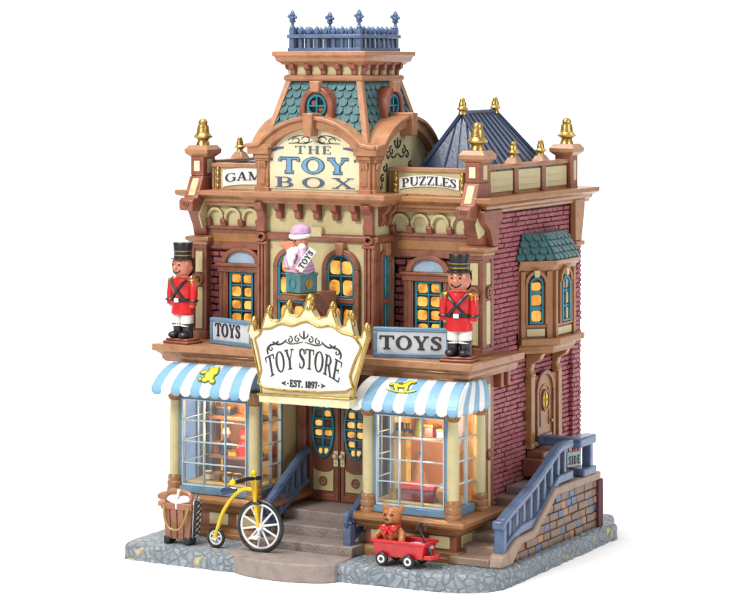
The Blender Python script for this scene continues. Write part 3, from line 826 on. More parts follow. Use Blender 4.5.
b = MB(); strokes(b, fs, [([(c - .5, 3.96), (c - .44, 3.99), (c - .36, 4.0)], .03), ([(c + .5, 3.96), (c + .44, 3.99), (c + .34, 4.0)], .03),
    ([(c - .5, 3.86), (c - .5, 3.875), (c - .5, 3.89)], .03), ([(c + .48, 3.86), (c + .48, 3.875), (c + .48, 3.89)], .03)]); b.build('scrollwork', 'ink_blue', shop_sign)
# black scrolls on the side gable
b = MB(); fs2 = side(TX1); c = .2
orn = [([(c, 3.99), (c, 4.04), (c, 4.1)], .022)]
for k in (-1, 1):
    orn += [([(c, 3.99), (c + k*.05, 4.02), (c + k*.07, 4.07), (c + k*.035, 4.06)], .014), (scroll(c + k*.13, 3.97, .05, 90 if k > 0 else 90, 1.0, k=-k), .013),
            (scroll(c + k*.2, 3.92, .045, 100 if k > 0 else 80, .9, k=-k), .012), ([(c + k*.01, 3.94), (c + k*.08, 3.9), (c + k*.15, 3.92)], .012),
            (scroll(c + k*.28, 3.8, .05, 60, 1.0, k=k), .013), (scroll(c + k*.33, 3.69, .045, 60, 1.0, k=-k), .013), (scroll(c + k*.36, 3.61, .035, 90, .9, k=k), .012)]
strokes(b, fs2, [(p, w * 1.45) for p, w in orn]); b.build('scrollwork', 'ink', towerw)

# ---- mansard
Zm0, Zm1, h0, h1 = 4.04, 4.69, .585, .40; MX, MY = TCX - .01, .28
b = MB()
b.slab([(MX - h0, MY - h0), (MX + h0, MY - h0), (MX + h0, MY + h0), (MX - h0, MY + h0)], Zm0 - .1, Zm1 + .02, 1 - h1 / h0)
mans = b.build('mansard_roof', 'shingle', store)
for ang in (0, 90, 270, 180):
    rot = Matrix.Rotation(R(ang), 3, 'Z')
    def slope(s_, t_, n_, rot=rot):
        h = h0 + (h1 - h0) * t_; p = rot @ Vector((s_, -h - n_, 0)); return Vector((MX + p.x, MY + p.y, Zm0 + (Zm1 - Zm0) * t_))
    b = MB(); shingles(b, slope, 8, h0, h1, .105); b.build('shingles', 'shingle', mans, angle=50)
for sx in (-1, 1):
    for sy in (-1, 1):
        b = MB(); b.tube([(MX + sx*(h0+.015), MY + sy*(h0+.015), Zm0 - .02), (MX + sx*(h1+.015), MY + sy*(h1+.015), Zm1)], .046, 4); b.build('hip_bar', 'peach', mans, 0.008)
# dormers with round windows
def dormer(fr_, c, par):
    b = MB(fr_); z = 4.4
    o = [(c - .19, 4.2), (c - .19, z)] + [(c - .19*math.cos(R(a)), z + .23*math.sin(R(a))) for a in range(10, 171, 10)] + [(c + .19, z), (c + .19, 4.2)]
    i_ = [(c - .135, 4.2), (c - .135, z)] + [(c - .135*math.cos(R(a)), z + .17*math.sin(R(a))) for a in range(10, 171, 10)] + [(c + .135, z), (c + .135, 4.2)]
    b.band(o, i_, -.25, .05); d = b.build('dormer', 'rust', par, 0.012)
    b = MB(fr_); b.prism(i_[::-1], -.25, .0); b.build('dormer_face', 'cream', d)
    b = MB(fr_); b.ring(c, 4.43, .115, .12, .026, 0, .035); b.box(c - .1, c + .1, .0, .028, 4.42, 4.44); b.box(c - .01, c + .01, .0, .03, 4.325, 4.535)
    w = b.build('window', 'teal', d, 0.003, 1)
    b = MB(fr_); b.disc(c, 4.43, .1, .105, -.02, .008); b.build('pane', 'dark', w)
    b = MB(fr_); b.disc(c + .035, 4.4, .035, .03, .0, .012, 12); b.disc(c - .04, 4.46, .03, .025, .0, .012, 12); b.build('curtain', 'rust', w)  # rust specks painted on the dark pane as reflections
    b = MB(fr_); b.prism([(c - .05, 4.57), (c + .05, 4.57), (c + .06, 4.685), (c - .06, 4.685)], 0, .085); b.build('keystone', 'peach', d, 0.012)
dormer(front(MY - h0 + .03), MX, mans); dormer(side(MX + h0 - .03), MY, mans); dormer(left(MX - h0 + .03), MY, mans)

# ---- tower cornice
q0 = .42
sq = lambda h: [(MX - h, MY - h), (MX + h, MY - h), (MX + h, MY + h), (MX - h, MY + h)]
b = MB(); b.slab(sq(q0), 4.7, 4.88); ct = b.build('tower_frieze', 'cream', store)
b = MB(); b.molding(sq(q0), [(-.05, 4.68), (.03, 4.68), (.045, 4.7), (.045, 4.735), (.02, 4.75), (-.05, 4.75)], closed=True); b.build('frieze_lip', 'peach', ct, 0.006)
for fr_, c in ((front(MY - q0), MX), (side(MX + q0), MY), (left(MX - q0), MY)):
    for i in range(5):
        u = c - .36 + i * .18
        b = MB(fr_); b.prism_u([(-.01, 4.75), (.03, 4.75), (.035, 4.79), (.07, 4.81), (.08, 4.86), (-.01, 4.86)], u - .03, u + .03); b.build('bracket', 'rust', ct, 0.008)
b = MB(); b.molding(sq(q0), [(-.2, 4.85), (.06, 4.85), (.065, 4.865), (.1, 4.885), (.115, 4.93), (.135, 4.945), (.135, 4.99), (-.2, 4.99)], closed=True)
b.slab(sq(q0 - .15), 4.86, 4.988); b.build('tower_cornice', 'peach', store, 0.008)
# roof cresting

cr = MB(); hr = .395
cr.molding(sq(hr), [(-.025, 4.985), (.04, 4.985), (.04, 5.025), (-.025, 5.025)], closed=True)
crest = cr.build('roof_cresting', 'slate', store, 0.004)
b = MB(); b.molding(sq(hr), [(-.03, 5.125), (.045, 5.125), (.045, 5.165), (-.03, 5.165)], closed=True); b.build('rail', 'slate', crest, 0.006)
for fx, fy in ((1, 0), (0, 1)):
    for sgn in (-1, 1):
        for i in range(7):
            s_ = -hr + hr * 2 * (i + 1) / 8
            x, y = (MX + s_, MY + sgn * hr) if fx else (MX + sgn * hr, MY + s_)
            b = MB(); b.box(x - .017, x + .017, y - .017, y + .017, 5.02, 5.13)
            b.lathe(x, y, [(.014, 5.155), (.03, 5.18), (.034, 5.2), (.022, 5.23), (0, 5.255)], 8); b.build('picket', 'slate', crest)
for sx in (-1, 1):
    for sy in (-1, 1):
        x, y = MX + sx * hr, MY + sy * hr
        b = MB(); b.box(x - .026, x + .026, y - .026, y + .026, 5.0, 5.228)
        b.lathe(x, y, [(.02, 5.218), (.035, 5.238), (.02, 5.258), (.016, 5.278), (.04, 5.303), (.022, 5.328), (.02, 5.343)], 10)
        for a in range(0, 360, 72):
            b.ball((x + .034 * math.cos(R(a)) , y + .034 * math.sin(R(a)), 5.343 + .012 * math.sin(R(2*a))), .024, 8, (1, 1, .9))
        b.lathe(x, y, [(.02, 5.338), (.032, 5.373), (.02, 5.403), (0, 5.428)], 8); b.build('crest_post', 'slate', crest)

# ---- blue seamed roof on the right wing
ex0, ex1, ey0, ey1, ez = -.96, -.1, .4, 1.68, 3.77; rx = -.53; ry0, ry1, rz = .52, 1.3, 4.36
b = MB(); b.box(ex0 - .03, ex1 + .03, ey0 - .03, ey1 + .03, 3.54, ez); rb = b.build('wing_roof', 'navy', store, 0.012)
b = MB(); A = [b.v(p) for p in ((ex0, ey0, ez), (ex1, ey0, ez), (ex1, ey1, ez), (ex0, ey1, ez), (rx, ry0, rz), (rx, ry1, rz))]
for q in ((0, 1, 4), (1, 2, 5, 4), (2, 3, 5), (3, 0, 4, 5), (3, 2, 1, 0)): b.face([A[k] for k in q])
b.build('roof_slope', 'navy', rb)
b = MB(); lip = .012
for (p, q) in (((ex0, ey0, ez), (rx, ry0, rz)), ((ex1, ey0, ez), (rx, ry0, rz)), ((ex1, ey1, ez), (rx, ry1, rz)), ((ex0, ey1, ez), (rx, ry1, rz)), ((rx, ry0, rz), (rx, ry1, rz))):
    b.tube([p, q], .026, 8)
for i in range(1, 9):                                              # seams of the side slopes
    y = ry0 + (ry1 - ry0) * (i - .5) / 8
    for ex in (ex0, ex1):
        yy = ey0 + (ey1 - ey0) * i / 9.0
        b.tube([(rx, y, rz), (ex, yy, ez)], .014, 6)
for k in (-.45, 0, .45):
    x = rx + k * .8 * .43; b.tube([(rx + k*.1, ry0 - .002, rz - .04), (x, ey0, ez)], .013, 6)
b.build('seams', 'navy', rb)
b = MB(); b.molding([(ex0, ey0), (ex1, ey0), (ex1, ey1), (ex0, ey1)], [(-.03, ez - .02), (.05, ez - .02), (.05, ez + .03), (-.03, ez + .035)], closed=True); b.build('eave', 'navy', rb, 0.01)
for y in (ry0, ry1): finial(rx, y, rz - .02, rb, .6)
b = MB(); b.box(-3.0, -2.5, .3, 1.0, 3.54, 3.82); b.build('roof_hatch', 'navy', store, 0.015)

# ---- parapets
def spindle(b, u, n, z0, z1):
    h = z1 - z0
    pr = [(.02, 0), (.026, .08), (.016, .2), (.026, .3), (.026, .42), (.014, .5), (.026, .6), (.026, .7), (.016, .8), (.026, .92), (.02, 1)]
    b.lathe(u, n, [(r, z0 + k * h) for r, k in pr], 10)
for (u0, u1, txt, lab) in ((XL + .21, -2.42, 'GAMES', 'GAMES'), (-1.08, -.17, 'PUZZLES', 'PUZZLES')):
    b = MB(front(-.04)); b.box(u0, u1, -.1, 0, 3.5, 3.8); pp = b.build('parapet', 'cream', store)
    b = MB(front(-.04)); b.box(u0 - .0, u1, -.12, .03, 3.765, 3.81); b.box(u0, u1, -.1, .02, 3.52, 3.545)
    b.box(u0, u0 + .03, -.1, .02, 3.545, 3.765); b.box(u1 - .03, u1, -.1, .02, 3.545, 3.765); b.build('parapet_frame', 'tan', pp, 0.006)
    for u in (u0 + .075, u1 - .075):
        b = MB(); spindle(b, u, -.055, 3.545, 3.765); b.build('spindle', 'gold', pp)
    # arched banner board
    c = (u0 + u1) / 2; hw = (u1 - u0) / 2 - .115
    if txt == 'GAMES': c, hw = -2.71, .37
    bow = lambda x: .035 * (1 - ((x - c) / hw) ** 2)
    xs = [c - hw + 2 * hw * i / 16 for i in range(17)]
    zb, zt = (3.555, 3.735) if txt == 'GAMES' else (3.585, 3.7)
    b = MB(front(-.04)); b.prism([(x, zb + bow(x)) for x in xs] + [(x, zt + bow(x)) for x in xs[::-1]], 0, .016)
    sg = b.build('parapet_sign', 'white', None, 0.003)
    tag(sg, 'white arched banner reading ' + lab + (' between gold spindles, right of the tower' if txt == 'PUZZLES' else ', partly hidden by the left tower pier'), 'sign')
    b = MB(); write(b, front(-.056), txt, c - hw + .035, c + hw - .035, zb + .016 + (.03 if txt == 'GAMES' else 0), .088, warp=lambda X, Z, v: (X, Z + bow(X)), gap=.06); b.build('lettering', 'ink', sg)
for x_ in (-.06, XL + .06):
    f_ = side(x_) if x_ > -1 else left(x_)
    b = MB(f_); b.box(.1, 2.1, -.08, 0, 3.5, 3.8); pp = b.build('parapet', 'ochre', store)
    b = MB(f_); b.box(.1, 2.1, -.1, .035, 3.79, 3.835); b.build('coping', 'tan', pp, 0.008)
    for i, (a, c_) in enumerate(((.17, .7), (.84, 1.38), (1.52, 2.06))):
        b = MB(f_); b.box(a, c_, -.01, .018, 3.56, 3.77)
        for k in range(2): b.box(a + .06, c_ - .06, .018, .024, 3.61 + k*.07, 3.625 + k*.07)
        b.build('inlay', 'cream', pp, 0.006)
    for y in (.77, 1.45):
        b = MB(f_); b.box(y - .05, y + .05, -.05, .03, 3.53, 3.8); b.build('post', 'rust', pp, 0.008)
        b = MB(); b.slab([(x_ - .09, y - .09), (x_ + .07, y - .09), (x_ + .07, y + .09), (x_ - .09, y + .09)], 3.83, 3.9, .45); b.build('post_cap', 'tan', pp, 0.01)
        finial(x_ - .01, y, 3.89, pp, .6)

# ---- oriel on the side wall
Bo = [(-.03, .8), (.24, 1.07), (.24, 1.62), (-.03, 1.89)]
b = MB(); b.slab(Bo, 2.0, 2.82); ori = b.build('oriel', 'brown', store)
def orm(name, prof, mat, bev=.006):
    b = MB(); b.molding(Bo, prof); return b.build(name, mat, ori, bev)
orm('oriel_sill', [(-.2, 1.86), (-.06, 1.86), (.0, 1.9), (.02, 1.94), (.08, 1.965), (.1, 1.97), (.1, 2.03), (-.2, 2.03)], 'ochre')
b = MB(); b.slab(Bo, 1.87, 2.02); b.build('oriel_base', 'ochre', ori)
orm('oriel_head', [(-.1, 2.72), (.01, 2.72), (.02, 2.76), (.05, 2.79), (.06, 2.83), (-.1, 2.84)], 'ochre')
Rf = [(-.03, .74), (.27, 1.04), (.27, 1.65), (-.03, 1.95)]; Rt = [(-.03, .9), (.12, 1.05), (.12, 1.64), (-.03, 1.79)]
b = MB(); lo = [b.v((x, y, 2.835)) for x, y in Rf]; up = [b.v((x, y, 3.1)) for x, y in Rt]
for i in range(4): b.face([lo[i], lo[(i+1) % 4], up[(i+1) % 4], up[i]])
b.face(lo[::-1]); b.face(up); orf = b.build('oriel_roof', 'shingle', ori, 0.012)
for i in range(3):
    a, c_ = Vector((*Rf[i], 2.84)), Vector((*Rf[i+1], 2.84)); a2, c2 = Vector((*Rt[i], 3.1)), Vector((*Rt[i+1], 3.1))
    L0 = (c_ - a).length / 2; L1 = (c2 - a2).length / 2; nn = (c_ - a).cross(a2 - a).normalized()
    if nn.z < 0: nn = -nn
    def fn(s_, t_, n_, a=a, c_=c_, a2=a2, c2=c2, L0=L0, L1=L1, nn=nn):
        hw = L0 + (L1 - L0) * t_; k = max(0, min(1, .5 + s_ / (2 * hw)))
        return a.lerp(c_, k).lerp(a2.lerp(c2, k), t_) + nn * n_
    b = MB(); shingles(b, fn, 4, L0, L1, .1); b.build('shingles', 'shingle', orf, angle=50)
for i, (w_, tt) in enumerate(((.13, 'glow_even'), (.2, 'glow'), (.13, 'glow'))):
    a, c_ = Bo[i], Bo[i+1]; ln = math.hypot(c_[0]-a[0], c_[1]-a[1]); fr_ = slanted(a[0], a[1], c_[0], c_[1]); m = ln / 2
    hw = .075 if i != 1 else .1
    b = MB(fr_); b.box(0.02, .075, 0, .03, 2.03, 2.72); b.box(ln - .075, ln - .02, 0, .03, 2.03, 2.72); b.box(.075, ln - .075, 0, .02, 2.14, 2.17)
    for k in (-1, 1): b.tube([(m + k*(hw+.035), .02, 2.17), (m + k*(hw+.035), .02, 2.6)], .02, 8)
    b.arch(m, 2.6, hw + .05, hw + .015, 0, .045, seg=14)
    b.build('window_surround', 'ochre', ori, 0.006)
    b = MB(fr_); b.prism([(m - .025, 2.66), (m + .025, 2.66), (m + .035, 2.73), (m - .035, 2.73)], 0, .055); b.build('keystone', 'cream', ori, 0.006)
    b = MB(fr_); b.box(.09, ln - .09, 0, .012, 2.045, 2.125); b.build('inlay', 'cream', ori, 0.005)
    window(ori, fr_, m - hw, m + hw, 2.18, 2.66, 1 if i == 0 else 2, 3, arch=True, n=.004, ft=.018 if i == 0 else .022, mt=.04 if i == 0 else .02, pane=tt)
for y in (1.02, 1.68):                                             # brackets that carry the oriel
    b = MB(side(-.03)); b.f = lambda p, y=y: Vector((-.03 + p[1], y + p[0], p[2]))
    b.prism_u([(0, 1.6), (.06, 1.6), (.09, 1.63), (.06, 1.68), (.08, 1.75), (.16, 1.8), (.2, 1.87), (0, 1.87)], -.045, .045); b.build('oriel_bracket', 'ochre', ori, 0.012)

# ---- side door under the oriel
fd = side(-.03)
b = MB(fd); b.box(1.08, 1.7, -.02, .03, .86, 1.6)
b.box(1.0, 1.09, -.02, .06, .86, 1.62); b.box(1.69, 1.78, -.02, .06, .86, 1.62)
sd = b.build('side_door', 'ochre', store, 0.008)
b = MB(fd); b.arch(1.39, 1.42, .23, .18, .02, .055, seg=18); b.box(1.16, 1.21, .02, .055, .92, 1.42); b.box(1.57, 1.62, .02, .055, .92, 1.42); b.box(1.21, 1.57, .02, .045, .92, .98); b.build('door_frame', 'brown', sd, 0.008)
b = MB(fd); b.arch(1.39, 1.36, .14, .12, .03, .042, seg=14); b.box(1.27, 1.29, .03, .042, 1.06, 1.36); b.box(1.49, 1.51, .03, .042, 1.06, 1.36); b.build('door_molding', 'tan', sd, 0.005)
b = MB(fd); b.ring(1.38, 1.33, .095, .115, .022, .02, .06); b.box(1.37, 1.39, .03, .052, 1.22, 1.44); b.box(1.3, 1.46, .03, .05, 1.32, 1.34); dw = b.build('window', 'brown', sd, 0.004)
b = MB(fd); b.disc(1.38, 1.33, .08, .1, .02, .042); b.build('pane', 'glow_yellow', dw)
b = MB(); b.ball((.02, 1.53, 1.1), .022, 10); b.build('handle', 'gold', sd)
b = MB(); b.box(-.03, .16, 1.0, 1.75, .6, .85); b.box(-.03, .2, .9, 1.25, .6, .78); b.build('door_step', 'brown', store, 0.012)

# ---- long pilasters of the ground floor right wall
b = MB(); b.box(-.1, .0, -.1, .16, 0, 1.76); gp = b.build('ground_pilaster', 'brown', store, 0.008)
b = MB(); b.box(-.005, .006, .02, .07, .35, 1.66); b.build('inlay', 'cream', gp, 0.004)
b = MB(side(0)); b.ring(.045, .95, .05, .06, .028, 0, .02, 16); b.build('medallion', 'brown', gp, 0.004)

# ================================================================== SHOP FRONTS
def bay(x0, x1, yf, colx, backcol, side_win, par):
    """x0..x1 outer faces of the base; columns stand on the sill"""
    yb = .1
    path = [(x0, yb), (x0, yf), (x1, yf), (x1, yb)]
    b = MB(); b.box(x0 + .03, x1 - .03, yf + .03, yb, 0, .4); base = b.build('bay_base', 'brown', par, 0.006)
    b = MB(); b.molding(path, [(-.1, -.004), (.05, -.004), (.05, .045), (.02, .06), (.0, .1), (-.1, .1)]); b.build('plinth', 'ochre', base, 0.008)
    b = MB(); b.molding(path, [(-.1, .26), (.0, .26), (.02, .28), (.05, .3), (.06, .325), (.1, .345), (.12, .36), (.125, .4), (.09, .425), (-.1, .43)])
    b.box(x0 + .05, x1 - .05, yf + .05, yb, .38, .428); b.build('sill', 'ochre', base, 0.007)
    n = 3; w = (x1 - x0 - .1) / n
    for i in range(n):
        a = x0 + .05 + w * i
        b = MB(front(yf + .03)); b.box(a + .05, a + w - .05, -.01, .012, .125, .245); b.build('inlay', 'cream', base, 0.005)
    for fr_, ok in ((side(x1 - .03), True), (left(x0 + .03), True)):
        b = MB(fr_); b.box(yf + .14, yf + .46, -.01, .012, .125, .245); b.build('inlay', 'cream', base, 0.005)
    # columns
    def column(cx, cy, r=.062):
        b = MB()
        b.lathe(cx, cy, [(r*.95, .6), (r*1.0, .8), (r*.98, 1.1), (r*.86, 1.385)], 22); c_ = b.build('column', 'cream', par)
        b = MB(); b.lathe(cx, cy, [(r*1.4, .425), (r*1.42, .46), (r*1.25, .475), (r*1.38, .5), (r*1.36, .53), (r*1.16, .545), (r*1.26, .57), (r*1.2, .595), (r*.98, .61)], 22); b.build('column_base', 'ochre', c_)
        b = MB(); b.lathe(cx, cy, [(r*.85, 1.375), (r*1.05, 1.385), (r*1.0, 1.4), (r*1.05, 1.43), (r*1.3, 1.49), (r*1.3, 1.51), (r, 1.52)], 22)
        for k in range(12):
            a = 2*PI*k/12; b.tube([(cx + r*math.cos(a), cy + r*math.sin(a), 1.4), (cx + r*1.1*math.cos(a), cy + r*1.1*math.sin(a), 1.45), (cx + r*1.34*math.cos(a), cy + r*1.34*math.sin(a), 1.49)], .012, 6)
        b.build('capital', 'ochre', c_)
    for cx in colx: column(cx, yf)
    for cx, cy in backcol: column(cx, cy)
    # front window: frame, 3 x 4 lights, glass
    a0, a1 = colx[0] + .055, colx[1] - .055; f = front(yf - .0)
    b = MB(f); z0, z1 = .5, 1.44
    b.box(a0, a0 + .035, -.05, .01, z0, z1); b.box(a1 - .035, a1, -.05, .01, z0, z1); b.box(a0 + .035, a1 - .035, -.05, .01, z1 - .04, z1); b.box(a0 - .0, a1, -.05, .035, .43, .5); b.box(a0 - .05, a1 + .05, -.06, -.02, 1.44, 1.76)
    fr_ = b.build('window_frame', 'frame_blue', par, 0.006)
    u0, u1, v0, v1 = a0 + .035, a1 - .035, .515, 1.4
    b = MB(f)
    b.box(u0, u0 + .014, -.03, .016, v0, v1); b.box(u1 - .014, u1, -.03, .016, v0, v1); b.box(u0, u1, -.03, .018, v1 - .014, v1); b.box(u0, u1, -.03, .018, v0 - .014, v0 + .004)
    for i in (1, 2): u = u0 + (u1-u0)*i/3; b.box(u - .0055, u + .0055, -.025, .014, v0, v1)
    for i in (1, 2, 3): v = v0 + (v1-v0)*i/4; b.box(u0, u1, -.025, .012, v - .0055, v + .0055)
    b.build('muntins', 'muntin', fr_, 0.003, 1)
    b = MB(f); b.box(u0, u1, -.014, -.008, v0, v1); b.build('pane', 'glass', fr_)
    # side windows
    for sx, frx, on in ((x1 - .07, side, side_win[0]), (x0 + .07, left, side_win[1])):
        if not on: continue
        ya, yb_ = yf + .05, (yf + .62 if on == 1 else yf + .5)
        g = frx(sx); b = MB(g)
        b.box(ya, ya + .03, -.03, .01, .43, 1.44); b.box(yb_ - .03, yb_, -.03, .01, .43, 1.44); b.box(ya + .03, yb_ - .03, -.03, .01, 1.4, 1.44); b.box(ya + .03, yb_ - .03, -.03, .03, .43, .515); b.box(ya, yb_, -.04, -.01, 1.44, 1.76)
        f2 = b.build('window_frame', 'frame_blue', par, 0.006)
        b = MB(g); k0, k1 = ya + .03, yb_ - .03
        u = (k0 + k1) / 2; b.box(u - .0055, u + .0055, -.02, .014, .515, 1.4); b.box(k0, k0 + .012, -.02, .014, .515, 1.4); b.box(k1 - .012, k1, -.02, .014, .515, 1.4)
        for i in (1, 2, 3): v = v0 + (v1-v0)*i/4; b.box(k0, k1, -.02, .012, v - .0055, v + .0055)
        b.build('muntins', 'muntin', f2, 0.003, 1)
        b = MB(g); b.box(k0, k1, -.012, -.006, .515, 1.4); b.build('pane', 'side_glass' if frx is left else 'glass', f2)
        if yb_ < -.05:
            b = MB(g); b.box(yb_, .12, -.05, .0, .43, 1.76); b.build('side_panel', 'cream' if on == 2 else 'brown', par, 0.006)
    # inside: papered back, floor, ceiling
    b = MB(); b.box(x0 + .1, x1 - .1, .02, .05, .43, 1.7); b.build('display_back', 'papered', par)
    b = MB(); b.box(x0 + .09, x1 - .09, yf + .06, .02, .43, .53); b.build('display_floor', 'cream', par, 0.01)
M['papered'] = paint('orange_papered_paint', '#f0a468', dark='#e08a4c', k=0.72, var=0.15)
RB0, RB1, LB0, LB1, YF = -1.04, .03, -3.26, -2.18, -.72
bay(RB0, RB1, YF, (-.955, -.02), [(-.0, -.17)], (1, 2), store)
bay(LB0, LB1, YF, (-3.24, -2.28), [(-3.26, -.1)], (2, 1), store)
def lamp(name, loc, e):
    d = bpy.data.lights.new(name, 'POINT'); d.energy = e; d.color = (1, .62, .3); d.shadow_soft_size = .06
    o = bpy.data.objects.new(name, d); col.objects.link(o); o.location = loc
lamp('display_bulb', (-.5, -.4, 1.3), 22); lamp('display_bulb', (-2.8, -.4, 1.3), 22); lamp('display_bulb', (-.42, -.5, .98), 9); lamp('display_bulb', (-2.7, -.5, 1.02), 9)  # the weaker lamp in each bay is added fill for the back wall

# amber backlit strips on the back wall of each bay
for (xa, xb) in ((-.46, -.3), (-.95, -.87), (-2.7, -2.54), (-3.2, -3.12)):
    b = MB(front(.02)); b.box(xa, xb, -.01, .008, .54, 1.44); b.build('lit_panel', 'glow_even', store, 0.003)

# toys on display
def shelf(x0, x1, z, label):
    b = MB(); b.box(x0, x1, -.3, .02, z - .035, z); o = b.build('display_shelf', 'wood', None, 0.005)
    tag(o, label, 'shelf')
shelf(-3.1, -2.45, 1.17, 'upper brown shelf behind the glass of the left shop window')
shelf(-3.1, -2.45, .76, 'lower brown shelf behind the glass of the left shop window')
shelf(-.92, -.25, 1.12, 'brown shelf behind the glass of the right shop window')
def doll(x, y, z, coat, hat, label, k=1.0):
    t = thing('doll', label, 'doll', (x, y, z), 'toys in the left shop window')
    b = MB(); b.lathe(x, y, [(.07*k, z), (.075*k, z + .03*k), (.045*k, z + .14*k), (.02*k, z + .16*k)], 14); b.tube([(x - .04*k, y, z + .13*k), (x - .07*k, y - .03, z + .07*k)], .017*k, 8); b.tube([(x + .04*k, y, z + .13*k), (x + .07*k, y - .03, z + .07*k)], .017*k, 8); b.build('dress', coat, t)
    b = MB(); b.ball((x, y, z + .2*k), .045*k, 12); b.build('head', 'flesh', t)
    b = MB(); b.lathe(x, y, [(.05*k, z + .22*k), (.045*k, z + .24*k), (.03*k, z + .28*k), (0, z + .29*k)], 12); b.build('hat', hat, t)
doll(-2.93, -.22, .76, 'navy', 'white', 'small doll in dark dress with white cap on the lower left window shelf')
doll(-2.72, -.2, .76, 'red', 'red', 'small doll in red dress and red hat on the lower left window shelf')
doll(-2.72, -.12, 1.17, 'rust', 'black', 'small doll in rust dress and black hat on the upper left window shelf', .8)
def toy_box(x, y, z, w, h, m, label, g):
    t = thing('toy_box', label, 'box', (x, y, z), g)
    b = MB(); b.box(x - w/2, x + w/2, y - .05, y + .05, z, z + h*.75); b.build('box_body', m, t, 0.006)
    b = MB(); b.box(x - w/2 - .008, x + w/2 + .008, y - .058, y + .058, z + h*.75, z + h); b.build('lid', 'gold', t, 0.006)
toy_box(-2.95, -.2, 1.17, .16, .1, 'navy', 'dark blue toy box on the upper shelf of the left shop window', 'toy boxes in the left window')
toy_box(-2.82, -.24, .76, .1, .06, 'yellow', 'little yellow toy box between the two dolls in the left shop window', 'toy boxes in the left window')
for i, (x, m) in enumerate(((-2.98, 'white'), (-2.86, 'rust'), (-2.74, 'sign_grey'), (-2.62, 'lunette'), (-2.5, 'wood'))):
    names = ['white toy drum leftmost on the cream floor of the left shop window', 'rust brown toy drum second from left in the left shop window', 'grey toy drum in the middle of the left shop window floor', 'pale blue toy drum fourth along the left shop window floor', 'brown toy drum rightmost on the left shop window floor']
    t = thing('toy_drum', names[i], 'drum', (x, -.5, .53), 'toy drums in the left window')
    b = MB(); b.lathe(x, -.5, [(.048, .53), (.048, .62), (.04, .625)], 16); b.build('drum_body', m, t)
    b = MB(); b.lathe(x, -.5, [(.052, .6), (.052, .615), (.046, .628), (.046, .6)], 16); b.lathe(x, -.5, [(.052, .53), (.052, .545), (.046, .545)], 16); b.build('hoop', 'gold', t)
# right window: toy tree, hat box, engine, ball
t = thing('toy_tree', 'green cone shaped toy tree on the shelf of the right shop window', 'toy tree', (-.66, -.16, 1.12))
b = MB(); b.lathe(-.66, -.16, [(.09, 1.12), (.06, 1.19), (.07, 1.19), (.04, 1.26), (.045, 1.26), (0, 1.35)], 16); b.build('crown', 'olive', t)
t = thing('toy_train', 'black toy engine on the shelf of the right shop window', 'toy train', (-.66, -.2, 1.12))
b = MB(); b.box(-.9, -.76, -.24, -.16, 1.14, 1.18); b.lathe(-.79, -.2, [(.02, 1.18), (.02, 1.22), (.03, 1.24)], 10); b.box(-.9, -.85, -.24, -.16, 1.18, 1.24); b.build('engine_body', 'black', t, 0.006)
for x in (-.88, -.83, -.78):
    b = MB(front(-.24)); b.disc(x, 1.14, .022, .022, 0, .012, 12); b.build('wheel', 'gold', t)
t = thing('spinning_top', 'orange toy pyramid on the floor of the right shop window', 'toy', (-.68, -.15, .53))
b = MB(); b.lathe(-.68, -.15, [(.13, .53), (.11, .6), (.05, .78), (.02, .9), (0, .95)], 18); b.build('cone', 'tan', t)
t = thing('toy_chest', 'plum red toy chest on the cream floor of the right shop window', 'toy chest', (-.5, -.5, .53))
b = MB(); b.box(-.68, -.32, -.56, -.42, .53, .64); b.build('chest_body', 'brick', t, 0.01)
b = MB(lambda p: Vector((p[0], -.49 - p[1], p[2]))); b.prism_u([(.075, .645), (.06, .69), (.0, .71), (-.06, .69), (-.075, .645)], -.69, -.31); b.build('lid', 'red', t, 0.008)
t = thing('toy_ball', 'orange ball with a blue band in the right shop window', 'ball', (-.22, -.5, .53))
b = MB(); b.ball((-.22, -.5, .62), .09, 20); b.build('ball', 'ball_orange' if 'ball_orange' in M else 'yellow', t)
b = MB(); b.tube([(-.22 + .094*math.cos(a), -.5, .62 + .094*math.sin(a)) for a in [PI*i/14 for i in range(15)]], .014, 8); b.build('stripe', 'letter_blue', t)

for x, y, z, w, h, m, lab in ((-.53, -.2, 1.12, .09, .13, 'brick', 'plum toy box beside the green toy tree in the right shop window'), (-.4, -.2, 1.12, .08, .09, 'lunette', 'pale blue toy box on the right end of the shelf in the right shop window'),
        (-.78, -.5, .53, .08, .1, 'cream', 'cream toy box left of the plum chest in the right shop window')):
    toy_box(x, y, z, w, h, m, lab, 'toy boxes in the right window')
toy_box(-2.6, -.2, 1.17, .08, .1, 'red', 'red toy box on the upper shelf of the left shop window', 'toy boxes in the left window')
toy_box(-3.04, -.2, .76, .07, .13, 'rust', 'tall rust toy box on the lower shelf of the left shop window', 'toy boxes in the left window')
doll(-2.56, -.2, .76, 'black', 'yellow', 'small doll in black dress and yellow hat on the lower left window shelf', .9)

